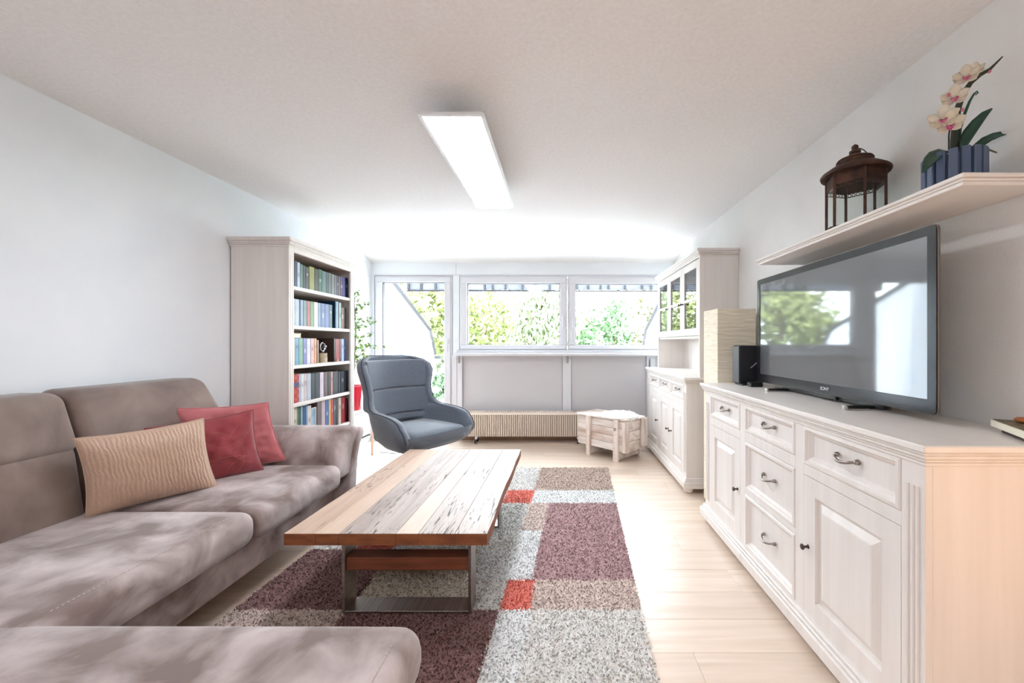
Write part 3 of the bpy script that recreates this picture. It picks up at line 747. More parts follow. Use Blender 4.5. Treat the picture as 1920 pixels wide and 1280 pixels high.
def flower(px, py, y_, r, tilt, lip=True):
    c = P(px, py, y_); face = Vector((-.62, -.72, tilt)).normalized()
    up = Vector((0, 0, 1)); sd = face.cross(up).normalized(); up = sd.cross(face).normalized()
    fl = MB().lathe([(.001, -.003), (.005, -.002), (.006, .003), (.001, .005)], c, 8).build('flower', M_pet, orc, smooth=True)
    for k, (an, ln_, wd) in enumerate(((90, 1, .42), (162, 1, .34), (18, 1, .34), (230, .95, .36), (310, .95, .36), (180, .9, .62), (0, .9, .62))):
        a = math.radians(an + R.uniform(-6, 6)); d = sd * math.cos(a) + up * math.sin(a)
        pts = [c + d * r * ln_ * t + face * (.012 * t * t * (1 if k < 5 else .4) - .001 * k) for t in (.05, .3, .6, .85, 1)]
        blade(pts, [r * wd * q for q in (.3, .8, 1, .7, .15)], .0015, .2, face).build('petal', M_pet, fl, smooth=True)
    if lip:
        pts = [c + face * (.004 + .02 * t) - up * (.004 + .022 * t) for t in (0, .4, .8, 1)]
        blade(pts, [.006, .010, .008, .002], .003, .6, face).build('lip', M_mag, fl, smooth=True)
flower(1811, 143, 1.30, .034, .1, True)
flower(1827, 133, 1.33, .026, .3, False)
flower(1789, 182, 1.31, .036, .05, True)
flower(1768, 222, 1.28, .040, .1, True)
flower(1781, 231, 1.27, .036, -.1, True)
for px, py in ((1855, 134), (1805, 206), (1779, 178)):
    MB().lathe([(.001, -.006), (.004, -.003), (.005, .001), (.002, .006), (.001, .007)], P(px, py, 1.31), 8).build('bud', mk('pink_bud', (212, 120, 150), rough=.5), orc, smooth=True)

# ------------------------------------------------------------------ books and wooden piece at the right end of the sideboard
Rz = Matrix.Rotation(math.radians(-28.7), 4, 'Z')
d0 = tag(MB().box(-.045, .05, -.085, .075, 0, .014, .003, M=Matrix.Translation((1.362, 1.145, .945)) @ Rz).build('wooden_tray', mk('dark_tray', (62, 38, 28), rough=.4)), 'dark brown wooden tray on the right end of the sideboard', 'tray')
bk = thing('booklet', 'cream booklet with brown cover lying on the dark wooden tray', 'book', (1.353, 1.15, .959))
Mt = Matrix.Translation((1.353, 1.15, .9595)) @ Rz
MB().box(-.050, .050, -.098, .098, 0, .020, .001, M=Mt).build('pages', mk('cream_pages', (236, 232, 214), rough=.6), bk)
MB().box(-.046, .051, -.099, .096, .020, .023, .0005, M=Mt).build('cover', mk('brown_cover', (88, 74, 52), (122, 108, 80), scale=40, rough=.5), bk)
tag(MB().lathe([(.001, 0), (.014, 0), (.026, .005), (.028, .010), (.022, .015), (.001, .018)], (1.385, 1.185, .9826), 20).build('wooden_disc', mk('orange_wood', (188, 112, 62), (150, 84, 44), scale=30, rough=.4), smooth='auto'), 'round polished orange wood piece on the booklet', 'ornament')

# ------------------------------------------------------------------ bookcase
BX, BY0, BY1 = -1.95, 2.878, 3.79
bc = thing('bookcase', 'tall open cream white bookcase against the left wall', 'bookcase', (-2.16, 3.33, 0))
b = MB()
b.box(-2.37, BX - .018, BY0 + .002, BY0 + .024, .09, 1.92, .001); b.box(-2.37, BX - .018, BY1 - .024, BY1 - .002, .09, 1.92, .001)
b.build('side_panel', M_cab, bc)
MB().box(-2.375, -2.365, BY0 + .01, BY1 - .01, .09, 1.92, 0).build('back_panel', M_shelfin, bc)
mb = MB()
for y0, y1 in ((BY0, BY0 + .055), (BY1 - .062, BY1)):
    mb.box(BX - .018, BX, y0, y1, .09, 1.92, .002)
    mb.tube([(BX, (y0 + y1) / 2 - .012, .16), (BX, (y0 + y1) / 2 - .012, 1.86)], .003, 6); mb.tube([(BX, (y0 + y1) / 2 + .012, .16), (BX, (y0 + y1) / 2 + .012, 1.86)], .003, 6)
mb.box(BX - .018, BX, BY0 + .055, BY1 - .062, 1.885, 1.92, .002)
mb.build('face_frame', M_cab, bc)
mo = MB()
for o_, z0, z1 in ((.006, 1.915, 1.930), (.014, 1.930, 1.942), (.020, 1.942, 1.955), (.030, 1.955, 1.981)):
    mo.box(-2.375, BX + o_, BY0 - o_, BY1 + o_, z0, z1, .004)
mo.build('cornice', M_cab, bc)
mo = MB()
for o_, z0, z1 in ((.012, .09, .105), (.024, .04, .09)): mo.box(-2.375, BX + o_, BY0 - o_, BY1 + o_, z0, z1, .004)
mo.build('plinth', M_cab, bc)
for yy in (BY0 + .03, BY1 - .03):
    for xx in (BX - .02, -2.33): MB().lathe([(.001, 0), (.026, 0), (.036, .012), (.038, .026), (.030, .042), (.001, .042)], (xx, yy, 0), 16).build('foot', M_cab, bc, smooth=True)
SH = [1.640, 1.350, 1.055, .770, .490, .20]
for z in SH: MB().box(-2.365, BX - .008, BY0 + .024, BY1 - .024, z - .026, z, .003).build('shelf', M_cabh, bc)
MB().box(-2.365, BX - .02, BY0 + .024, BY1 - .024, 1.893, 1.915, .001).build('top_panel', M_shelfin, bc)

M_pages = mk('book_pages', (226, 214, 194), (240, 230, 214), scale=60, stretch=(1, 20, 1), rough=.8)
XS = -1.985
names = ['top', 'second', 'third', 'fourth', 'fifth']
def ypx(px, X=XS): return X * F / (px - CX)
def book(px0, px1, zb, zt, col, cname, shelf, k, dep=.15, xs=XS, top=None, big=''):
    y0, y1 = ypx(px0, xs) + .0008, ypx(px1, xs) - .0008
    t = thing('book', '', 'book', (xs - dep / 2, (y0 + y1) / 2, zb), group='books on the %s shelf of the bookcase' % names[shelf])
    t['label'] = '%s %sbook, %s from the left on the %s bookcase shelf' % (cname, big, ordn[k], names[shelf])
    col = tuple(int(255 * (c / 255) ** 1.3) for c in col)
    m = mk('cover_%d_%d_%d' % col, col, tuple(int(c * .86) for c in col), scale=9, rough=.45)
    th = min(.004, (y1 - y0) * .2)
    c_ = MB().box(xs - .005, xs, y0, y1, zb, zt, .0012).box(xs - dep, xs - .005, y0, y0 + th, zb, zt, .0006).box(xs - dep, xs - .005, y1 - th, y1, zb, zt, .0006)
    cv = c_.build('cover', m, t)
    MB().box(xs - dep + .004, xs - .006, y0 + th, y1 - th, zb + .003, zt - .004, 0).build('pages', M_pages, t)
    if (y1 - y0) > .018 and R.random() < .4:   # title patch on the spine
        br = sum(col) / 3; tc2 = tuple(int(c * .45 + 110) for c in col) if br < 140 else tuple(int(c * .72) for c in col)
        zc = zb + (zt - zb) * R.choice((.62, .7, .55)); hh = (zt - zb) * R.uniform(.07, .16)
        MB().box(xs, xs + .0006, (y0 + y1) / 2 - (y1 - y0) * .22, (y0 + y1) / 2 + (y1 - y0) * .22, zc - hh, zc + hh * .3, 0).build('title_patch', mk('title_%d_%d_%d' % tc2, tc2, rough=.5), cv)
    return t
def seg(o, s, pairs): return [(o + a / s, o + b_ / s) for a, b_ in pairs]
def runbooks(shelf, o, s, items, zb, zdef):
    for k, it in enumerate(items):
        a, b_, col, cn = it[:4]; zt = it[4] if len(it) > 4 else zdef
        book(o + a / s, o + b_ / s, zb, zt, col, cn, shelf, k, dep=.15 + .02 * R.random())
r1 = [(125, 187, (62, 82, 118), 'navy blue'), (188, 240, (206, 218, 230), 'pale ice-blue'), (242, 300, (120, 142, 132), 'grey-green'), (302, 352, (52, 84, 84), 'dark teal'),
      (354, 416, (82, 74, 70), 'dark brown-grey'), (425, 530, (166, 168, 92), 'wide olive-yellow'), (532, 608, (74, 50, 44), 'dark brown'), (610, 680, (38, 118, 78), 'green'),
      (682, 765, (94, 126, 122), 'teal-grey'), (767, 803, (66, 110, 104), 'slim teal'), (805, 868, (106, 112, 110), 'mid grey'), (870, 934, (124, 128, 122), 'light grey'),
      (936, 976, (118, 110, 136), 'greyish purple'), (978, 1014, (64, 62, 58), 'slim charcoal'), (1016, 1050, (122, 88, 84), 'slim brown-rose'), (1052, 1096, (104, 72, 122), 'purple'),
      (1098, 1146, (78, 84, 160), 'violet-blue'), (1148, 1196, (44, 38, 84), 'midnight blue')]
zs = [1.838, 1.833, 1.826, 1.822, 1.816, 1.83, 1.825, 1.83, 1.825, 1.823, 1.825, 1.822, 1.82, 1.818, 1.82, 1.825, 1.828, 1.826]
runbooks(0, 540, 10.67, [i + (z,) for i, z in zip(r1, zs)], 1.640, 1.83)
r2 = [(155, 194, (196, 214, 218), 'slim pale aqua'), (196, 310, (196, 206, 220), 'wide pale grey-blue'), (312, 346, (52, 52, 80), 'slim ink-blue'), (348, 420, (158, 178, 200), 'steel-blue'), (424, 526, (128, 148, 150), 'grey-teal'),
      (530, 616, (196, 104, 92), 'coral red'), (618, 720, (128, 158, 116), 'sage green'), (724, 832, (226, 220, 206), 'cream'), (834, 912, (134, 152, 184), 'dusty blue'), (915, 1026, (98, 124, 168), 'mid blue'),
      (1028, 1136, (104, 122, 178), 'periwinkle'), (1138, 1226, (48, 82, 52), 'dark green'), (1310, 1340, (24, 84, 120), 'deep teal-blue', 1.590), (1342, 1386, (170, 196, 224), 'sky blue', 1.590), (1388, 1412, (34, 44, 86), 'slim navy', 1.588),
      (1414, 1476, (160, 190, 168), 'mint green', 1.585), (1480, 1546, (154, 88, 84), 'dusty red', 1.545), (1548, 1612, (62, 34, 30), 'dark maroon-brown', 1.545)]
runbooks(1, 540, 14.77, r2, 1.350, 1.552)
r3 = [(155, 186, (236, 228, 216), 'cream'), (190, 288, (132, 178, 206), 'light blue'), (292, 400, (146, 182, 158), 'soft green'), (404, 500, (140, 138, 190), 'lavender'), (504, 600, (214, 214, 230), 'pale lilac-white'),
      (606, 698, (222, 188, 188), 'pink'), (702, 764, (232, 168, 116), 'orange'), (766, 790, (110, 72, 60), 'slim brown', 1.245), (792, 820, (214, 196, 172), 'slim beige', 1.245), (1226, 1258, (86, 66, 60), 'large dark brown', 1.262),
      (1262, 1372, (168, 44, 36), 'wide red'), (1374, 1420, (140, 42, 56), 'crimson'), (1424, 1490, (186, 210, 228), 'white and blue'), (1494, 1544, (46, 84, 150), 'royal blue')]
for k, it in enumerate(r3):
    a, b_, col, cn = it[:4]; zt = it[4] if len(it) > 4 else 1.258
    book(540 + a / 14.22, 540 + b_ / 14.22, 1.055, zt, col, cn, 2, k, dep=.26 if k == 9 else .15)
hbk = thing('book', 'cream book lying flat on the left books of the third shelf', 'book', (-2.06, 2.99, 1.260), group='books on the third shelf of the bookcase')
MB().box(-2.14, XS, 2.945, 3.07, 1.260, 1.263, .0005).box(-2.14, XS, 2.945, 3.07, 1.291, 1.294, .0005).box(-2.14, -2.137, 2.945, 3.07, 1.263, 1.291, .0005).build('cover', mk('cream_cover', (224, 220, 210), rough=.5), hbk)
MB().box(-2.136, XS - .003, 2.948, 3.067, 1.2635, 1.2905, 0).build('pages', M_pages, hbk)
r4 = [(90, 200, (222, 120, 108), 'red and pink lattice-patterned'), (202, 240, (206, 206, 228), 'lilac-white'), (242, 296, (236, 238, 238), 'white'), (298, 350, (230, 218, 222), 'pinkish white'), (352, 426, (206, 212, 222), 'cool pale grey'),
      (428, 500, (70, 84, 92), 'dark slate'), (502, 586, (58, 72, 80), 'darker slate'), (590, 660, (226, 216, 226), 'white with small emblem'), (662, 736, (124, 98, 90), 'brown'), (740, 788, (72, 54, 58), 'dark plum-brown'),
      (790, 830, (206, 170, 166), 'rose-beige'), (832, 926, (38, 36, 42), 'wide black'), (930, 970, (46, 56, 76), 'dark navy', .965), (974, 1040, (54, 64, 84), 'blue-black', .965), (1044, 1108, (60, 60, 74), 'charcoal-blue', .965)]
for k, it in enumerate(r4):
    a, b_, col, cn = it[:4]; zt = it[4] if len(it) > 4 else .985 - .0012 * k
    t = book(540 + a / 9.85, 540 + b_ / 9.85, .770, zt, col, cn, 3, k)
    if k == 0:   # lattice print and title plate on the patterned spine
        y0, y1 = ypx(540 + 90 / 9.85), ypx(540 + 200 / 9.85); mb = MB(); h = (zt - .770) / 4; ym = (y0 + y1) / 2; hw = (y1 - y0) / 2 - .002
        for j in range(4):
            za = .770 + j * h
            for s_ in (-1, 1):
                mb.tube([(XS + .0004, ym, za + .002), (XS + .0004, ym + s_ * hw, za + h / 2)], .0018, 4); mb.tube([(XS + .0004, ym + s_ * hw, za + h / 2), (XS + .0004, ym, za + h - .002)], .0018, 4)
        mb.build('lattice_print', mk('lattice_red', (158, 46, 48), rough=.6), t)
        MB().box(XS + .0008, XS + .003, y0 + .003, y1 - .003, .888, .925, 0).build('title_patch', mk('lattice_title', (92, 84, 120), rough=.6), t)
r5 = [(95, 168, (228, 222, 212), 'cream-white', .735), (170, 196, (150, 178, 116), 'slim light green', .735), (198, 245, (44, 122, 124), 'teal', .735), (247, 270, (212, 226, 236), 'slim ice-white', .735), (272, 335, (22, 108, 164), 'bright blue', .745),
      (337, 358, (164, 196, 222), 'slim light blue', .735), (360, 430, (234, 230, 226), 'off-white', .725), (540, 620, (132, 112, 112), 'mauve-grey', .738), (622, 688, (208, 190, 196), 'pale mauve', .742), (690, 756, (66, 112, 172), 'denim blue', .742),
      (758, 776, (230, 220, 190), 'slim pale yellow', .738), (778, 800, (238, 172, 62), 'slim amber', .735), (802, 836, (222, 84, 56), 'orange-red', .735), (838, 888, (72, 78, 98), 'slate blue', .733), (890, 930, (66, 40, 72), 'dark purple', .730),
      (932, 982, (226, 216, 196), 'ivory', .728), (984, 1050, (190, 62, 80), 'raspberry', .725), (1052, 1112, (120, 38, 58), 'burgundy', .700)]
for k, it in enumerate(r5):
    a, b_, col, cn, zt = it
    book(540 + a / 9.85, 540 + b_ / 9.85, .490, zt, col, cn, 4, k, dep=.13)
# taller books standing behind the front row
for i, (px0, px1, zb, zt, col, lb) in enumerate((
    (556, 567, 1.64, 1.872, (66, 118, 128), 'large teal book standing behind the left end of the top row'),
    (588, 606, .49, .748, (66, 70, 86), 'dark grey book standing behind the front row of the fifth shelf'),
    (606, 618, .49, .752, (120, 54, 54), 'dark red-brown book standing behind the front row of the fifth shelf'))):
    y0, y1 = ypx(px0, -2.22), ypx(px1, -2.22)
    t = thing('book', lb, 'book', (-2.22, (y0 + y1) / 2, zb), group='tall books behind the front rows')
    MB().box(-2.25, -2.247, y0, y1, zb, zt, .001).box(-2.223, -2.22, y0, y1, zb, zt, .001).box(-2.25, -2.22, y0, y0 + .003, zb, zt, .001).build('cover', mk('tall_%d' % i, col, rough=.5), t)
    MB().box(-2.247, -2.223, y0 + .003, y1 - .003, zb + .003, zt - .003, 0).build('pages', M_pages, t)
# framed picture on the fifth shelf
y0, y1 = ypx(584.5), ypx(591.5); 
pf = thing('picture_frame', 'small white framed picture with pale blue image on the fifth shelf', 'picture', (-2.0, (y0 + y1) / 2, .49))
y0, y1 = ypx(583.8), ypx(592.8)
mb = MB(); e = .007
for q in ((y0, y1, .49, .49 + e), (y0, y1, .70 - e, .70), (y0, y0 + e, .49 + e, .70 - e), (y1 - e, y1, .49 + e, .70 - e)): mb.box(-1.995, -1.983, q[0], q[1], q[2], q[3], .001)
mb.build('frame', M_pvc, pf)
MB().box(-1.993, -1.988, y0 + e, y1 - e, .497, .693, 0).build('picture', mk('pale_blue_picture', (120, 168, 196), (196, 212, 220), scale=9, rough=.3), pf)
# decorations on the third shelf
gb = thing('glass_ball', 'clear glass ball on small dark stand on the third shelf', 'ornament', (-2.04, ypx(604, -2.04), 1.055))
gy = ypx(604, -2.04); gzz = H - (650 - CY) * gy / F
MB().lathe([(.036 * math.sin(PI * t / 12) + .0005, .036 * -math.cos(PI * t / 12)) for t in range(13)], (-2.04, gy, gzz), 20).build('ball', glass('ball_glass', (.9, .9, .92), 1.5, 2.0), gb, smooth=True)
MB().lathe([(.001, 1.055), (.03, 1.055), (.03, 1.062), (.008, 1.07), (.006, gzz - .06), (.02, gzz - .036), (.001, gzz - .036)], (-2.04, gy, 0), 14).build('stand', mk('dark_stand', (72, 52, 46), rough=.4), gb, smooth=True)
MB().lathe([(.034, -.004), (.039, -.004), (.039, .004), (.034, .004), (.034, -.004)], (-2.035, gy, gzz), 24, axis='x').build('ring', mk('silver_ring', (220, 220, 222), rough=.2, metal=1.0), gb, smooth=True)
by = ypx(606, -2.0)
bh = thing('candle_holder', 'pale birch-bark candle holder on the third shelf', 'candle holder', (-2.0, by, 1.055))
MB().lathe([(.001, 0), (.030, 0), (.031, .03), (.029, .072), (.032, .080), (.024, .080), (.022, .066), (.001, .066)], (-2.0, by, 1.055), 16).build('bark_cylinder', mk('birch_bark', (178, 160, 132), (214, 202, 180), scale=20, stretch=(1, 1, 4), rough=.8, bump=.4, bscale=40), bh, smooth='auto')
MB().lathe([(.001, .066), (.019, .066), (.019, .078), (.001, .078)], (-2.0, by, 1.055), 12).build('tealight', mk('wax', (240, 236, 226), rough=.5), bh)
fy = ypx(629, -1.99)
fg = thing('figurine', 'tiny pale figurine in front of the red books on the third shelf', 'ornament', (-1.972, fy, 1.055))
MB().lathe([(.001, 0), (.008, 0), (.007, .01), (.004, .018), (.006, .024), (.004, .03), (.001, .031)], (-1.972, fy, 1.055), 10).build('figure', mk('pale_stone', (214, 200, 170), rough=.5), fg, smooth=True)

# ------------------------------------------------------------------ plant stand, red pot, ficus
ps = thing('plant_stand', 'low white cabinet on pale wooden legs beside the bookcase', 'cabinet', (-2.22, 4.14, 0))
MB().box(-2.37, -2.045, 3.93, 4.36, .505, .528, .003).build('top', mk('stand_top', (228, 214, 200), rough=.4), ps)
mb = MB().box(-2.36, -2.07, 3.95, 4.34, .235, .505, .003); mb.build('body', mk('stand_white', (228, 230, 240), rough=.4), ps)
MB().rings(3.96, 4.33, .245, .495, -2.07, [(0, -.012), (.004, -.014)], .003, sign=-1).build('door', mk('stand_white', (228, 230, 240), rough=.4), ps)
MB().box(-2.36, -2.055, 3.95, 4.34, .225, .236, .001).build('bottom_panel', M_gask, ps)
M_pw = mk('pale_pink_wood', (222, 188, 170), (232, 204, 190), scale=12, stretch=(1, 1, .1), rough=.5)
for x, y_ in ((-2.05, 3.93), (-2.05, 4.37), (-2.35, 3.93), (-2.35, 4.37)):
    MB().tube([(x, y_, 0), (x - .0, y_, .505)], [.012, .016], 8).build('leg', M_pw, ps, smooth=True)
tag(MB().tube([(-2.0, 4.45, .006), (-1.8, 4.4, .006), (-1.68, 4.55, .006), (-1.55, 4.9, .006)], .004, 6).build('floor_cable', mk('grey_cable', (120, 120, 124), rough=.5)), 'thin grey cable on the floor beside the plant stand', 'cable')
PC = Vector((-2.155, 4.16, .528))
rp = thing('plant_pot', 'glossy bright red plant pot on the low white cabinet', 'plant pot', PC)
MB().lathe([(.001, 0), (.078, 0), (.082, .006), (.100, .235), (.104, .238), (.104, .252), (.094, .252), (.090, .215), (.001, .215)], PC, 32).build('pot', mk('red_glaze', (206, 14, 52), rough=.15, coat=.6), rp, smooth='auto')
MB().lathe([(.001, .214), (.09, .214), (.06, .222), (.001, .224)], PC, 16).build('soil', mk('soil', (60, 44, 36), rough=.9), rp)
fi = thing('ficus', 'green ficus with loose leafy twigs in the red pot', 'plant', PC + Vector((0, 0, .22)))
tr_ = MB(); twigs = []
top0 = PC + Vector((.0, 0, .22))
tr_.tube([top0, top0 + Vector((.01, .01, .25)), top0 + Vector((.03, 0, .55)), top0 + Vector((.02, -.02, 1.03))], [.010, .008, .006, .003], 8)
targets = [(668, 545), (672, 562), (682, 570), (690, 566), (668, 585), (684, 590), (700, 596), (706, 604), (672, 610), (688, 612), (700, 622), (668, 630), (680, 634), (694, 632), (672, 650), (686, 655), (706, 650), (712, 650), (700, 668), (670, 668), (678, 675), (692, 642), (676, 600)]
for a_, b_ in targets:
    e = P(a_, b_, 4.16 + R.uniform(-.14, .16)); s_ = Vector((top0.x + .02, top0.y, min(e.z + .02, top0.z + .95) - R.uniform(.05, .2)))
    if s_.z < top0.z: s_.z = top0.z + .1
    m_ = (s_ + e) / 2 + Vector((0, 0, .05)); tr_.tube([s_, m_, e], [.003, .002, .001], 5); twigs.append((s_, m_, e))
tr_.build('branches', mk('ficus_branch', (134, 122, 96), rough=.8), fi, smooth=True)
M_fl = mk('ficus_leaf', (94, 138, 58), (132, 168, 84), scale=8, rough=.4, rand=.18)
lv = MB(); lg, lw = .036, .015
lv.add([(0, 0, 0), (-lw * .8, lg * .3, .003), (0, lg * .3, -.002), (lw * .8, lg * .3, .003), (-lw, lg * .55, .002), (0, lg * .55, -.003), (lw, lg * .55, .002), (0, lg, -.010)],
       [(0, 2, 1), (0, 3, 2), (1, 2, 5, 4), (2, 3, 6, 5), (4, 5, 7), (5, 6, 7)])
proto = lv.build('leaf', M_fl, fi, smooth=True, off=(0, 0, 0)); lm = proto.data; first = True
base = OFF[fi.name]
for s_, m_, e in twigs:
    for j in range(10):
        t = .25 + .75 * j / 9; p = s_ * (1 - t) ** 2 + m_ * 2 * t * (1 - t) + e * t * t
        o = proto if first else proto.copy()
        if not first: C.objects.link(o)
        first = False; o.parent = fi; o.location = p - base + Vector((R.uniform(-.02, .02), R.uniform(-.02, .02), R.uniform(-.015, .015)))
        o.rotation_euler = (R.uniform(-.9, .5), R.uniform(-.7, .7), R.uniform(0, 2 * PI)); q = R.uniform(.8, 1.25); o.scale = (q, q, q)

# ------------------------------------------------------------------ radiator
ra = thing('radiator', 'long cream finned convector radiator under the windows', 'radiator', (-.4, 4.92, 0))
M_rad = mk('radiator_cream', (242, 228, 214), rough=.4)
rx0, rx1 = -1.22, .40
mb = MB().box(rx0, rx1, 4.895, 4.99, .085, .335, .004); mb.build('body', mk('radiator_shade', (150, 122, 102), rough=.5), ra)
fm = MB(); x = rx0 + .008
while x < rx1 - .01:
    fm.box(x, x + .0125, 4.862, 4.900, .082, .345, .003); x += .0225
fm.build('fins', M_rad, ra)['kind'] = 'stuff'
MB().box(rx0, rx1, 4.862, 4.885, .345, .374, .003).build('front_rail', M_rad, ra)
MB().box(rx0 + .004, rx1 - .004, 4.886, 4.974, .335, .340, .001).build('grille_gap_shade', M_gask, ra)  # dark sheet painting shade into the gaps between the grille slats
g = MB(); x = rx0 + .01
while x < rx1 - .01:
    g.box(x, x + .010, 4.885, 4.985, .366, .376, .001); x += .0225
g.build('top_grille', M_rad, ra)['kind'] = 'stuff'
MB().box(rx0, rx1, 4.975, 4.99, .352, .376, .002).build('rear_rail', M_rad, ra)
for x in (-1.02, .22):
    c_ = MB().box(x - .012, x + .012, 4.85, 4.96, .052, .086, .003).build('caster_bracket', M_pvc, ra)
    for yy in (4.842, 4.958):
        MB().lathe([(.001, -.009), (.020, -.009), (.0235, -.005), (.0235, .005), (.020, .009), (.001, .009)], (x - .004, yy, .0235), 16, axis='x').build('caster', M_black, c_, smooth='auto')
    MB().box(x - .006, x + .006, 4.85, 4.95, .03, .055, .002).build('caster_fork', M_black, c_)

# ------------------------------------------------------------------ wooden crate and sheepskin
M_cr = mk('whitewashed_wood', (192, 168, 154), (236, 228, 222), scale=16, stretch=(.14, .5, 1), detail=6, dist=.5, rough=.8, bump=.5, bscale=30, bstretch=(.15, 1, 1), bdist=.004, rand=.07, lo=.3, hi=.62)
M_crv = mk('whitewashed_wood_upright', (196, 172, 158), (234, 226, 220), scale=16, stretch=(1, 1, .14), detail=6, dist=.5, rough=.8, bump=.5, bscale=30, bstretch=(1, 1, .15), bdist=.004, rand=.07, lo=.3, hi=.62)
cr = thing('wooden_crate', 'whitewashed wooden plank crate standing by the radiator', 'crate', (.20, 4.50, 0), rotz=-PI / 4, local=True)
LX, LY = .645, .35
MB().box(.02, LX - .02, .02, LY - .02, .115, .40, .001).build('lining', mk('crate_inside', (120, 98, 84), rough=.9), cr)
for r_ in range(4):
    z0 = .105 + r_ * .078
    MB().box(.0, LX, 0, .02, z0, z0 + .075, .003).build('plank', M_cr, cr)
    MB().box(.0, LX, LY - .02, LY, z0, z0 + .075, .003).build('plank', M_cr, cr)
for r_ in range(3):
    z0 = .105 + r_ * .104
    MB().box(LX - .02, LX + .002, .022, LY - .022, z0, z0 + .100, .003).build('plank', M_cr, cr)
    MB().box(-.002, .02, .022, LY - .022, z0, z0 + .100, .003).build('plank', M_cr, cr)
for k in range(4):
    MB().box(-.012, LX + .012, -.006 + k * .091, .082 + k * .091, .419, .440, .004).build('lid_plank', M_cr, cr)
for x in (.14, .51):
    MB().box(x, x + .062, -.026, 0, .0, .435, .004).build('post', M_crv, cr); MB().box(x, x + .062, LY, LY + .026, .0, .435, .004).build('post', M_crv, cr)
    MB().box(x + .004, x + .058, 0, LY, .02, .104, .004).build('runner', M_cr, cr)
MB().box(LX - .028, LX + .012, -.014, .0, .105, .418, .003).build('corner_batten', M_crv, cr)
MB().box(LX + .002, LX + .026, .0, .045, .105, .418, .003).build('corner_batten', M_crv, cr)
MB().box(LX + .002, LX + .040, LY - .085, LY + .02, .125, .43, .012).build('end_batten', M_crv, cr)
MB().box(-.04, -.002, LY - .085, LY + .02, .125, .43, .012).build('end_batten', M_crv, cr)
mb = MB(); c0 = Vector((.541, -.030, .335))
mb.tube([c0 + Vector((.011 * math.cos(t), 0, .014 * math.sin(t))) for t in [2 * PI * q / 10 for q in range(11)]], .0025, 6).build('clasp', M_dmetal, cr)
nl = MB()
for x in (.171, .541):
    for z in (.07, .14, .21, .28, .40): nl.lathe([(.001, 0), (.003, 0), (.003, .002), (.001, .002)], (x - .012 + .02 * (z > .2), -.027, z), 6, axis='y')
nl.build('nails', M_dmetal, cr)['kind'] = 'stuff'
# sheepskin
sk = MB(); nr, na = 10, 36
vs = [(.46, .16, .475)]
for i in range(1, nr + 1):
    for j in range(na):
        a = 2 * PI * j / na; t = i / nr
        rr = (1 + .22 * noise.noise(Vector((math.cos(a) * 2.2, math.sin(a) * 2.2, 3)))) * t
        x = .46 + .21 * rr * math.cos(a); y_ = .155 + .20 * rr * math.sin(a)
        z = .450 + .028 * (1 - t ** 3) + .012 * noise.noise(Vector((x * 30, y_ * 30, 1)))
        if i == nr: z = .442
        vs.append((x, y_, z))
fs = [(0, 1 + j, 1 + (j + 1) % na) for j in range(na)]
for i in range(nr - 1):
    for j in range(na): fs.append((1 + i * na + j, 1 + i * na + (j + 1) % na, 1 + (i + 1) * na + (j + 1) % na, 1 + (i + 1) * na + j))
fs.append(tuple(1 + (nr - 1) * na + j for j in range(na)))
sk.add(vs, fs)
M_wool = mk('white_wool', (250, 249, 247), (254, 254, 253), scale=40, rough=1.0, sheen=.6)
sko = thing('sheepskin', 'small white sheepskin lying on the wooden crate', 'sheepskin', (.20, 4.50, 0), rotz=-PI / 4, local=True)
sk.build('hide', M_wool, sko, smooth=True)
rg = np.random.RandomState(5); n = 5000
ids = rg.randint(1, len(vs), n); base_ = np.array(vs)[ids] + rg.normal(size=(n, 3)) * (.010, .010, .002)
dirs = np.stack([rg.normal(size=n) * .8, rg.normal(size=n) * .8, rg.uniform(.1, .8, n)], 1); dirs /= np.linalg.norm(dirs, axis=1)[:, None]
sd = np.cross(dirs, rg.normal(size=(n, 3))); sd /= np.linalg.norm(sd, axis=1)[:, None]
ln2 = rg.uniform(.008, .018, n)[:, None]
v = np.stack([base_ - sd * .002, base_ + sd * .002, base_ + dirs * ln2 + sd * .0006, base_ + dirs * ln2 - sd * .0006], 1).reshape(-1, 3)
leaves('wool', v, M_wool, sko, 'stuff')

# ------------------------------------------------------------------ rug
xr = lambda Y: .463 - .0466 * (3.86 - Y)
RW = 1.84; RY0, RY1 = .95, 3.86
cm = (196, 160, 161); ct = (208, 185, 172); ctt = (228, 208, 199); cg = (244, 239, 234); cw = (254, 253, 252); cc = (234, 221, 205); crd = (244, 136, 120); cdk = (160, 122, 120)
def rugcol(u, Y):
    if Y > 3.268: return ct if u < .65 else (cg if u < 1.25 else cm)
    if Y > 3.004: return cw if u < .64 else (crd if u < .86 else (cg if u < 1.3 else cm))
    if Y > 2.563: return cm if u < .51 else (ctt if u < .65 else (cg if u < 1.3 else ct))
    if Y > 2.33: return cm if u < .52 else (cw if u < .66 else (cg if u < 1.13 else (cw if u < 1.37 else (crd if u < 1.58 else cg))))
    if Y > 2.031: return cm if u < .52 else (cw if u < .86 else (cc if u < 1.35 else cdk))
    if Y > 1.80: return ctt if u < .505 else (crd if u < .642 else (cg if u < .80 else (cc if u < 1.33 else cdk)))
    if Y > 1.46: return cg if u < .50 else (cw if u < .642 else (cdk if u < 1.32 else ctt))
    return cg if u < .50 else (cw if u < .642 else (cdk if u < 1.32 else ctt))
LINC = {c: lin(c) for c in (cm, ct, ctt, cg, cw, cc, crd, cdk)}
rug = thing('rug', 'shaggy rug with beige brown red and white blocks under the coffee table', 'rug', (-.5, 2.4, 0))
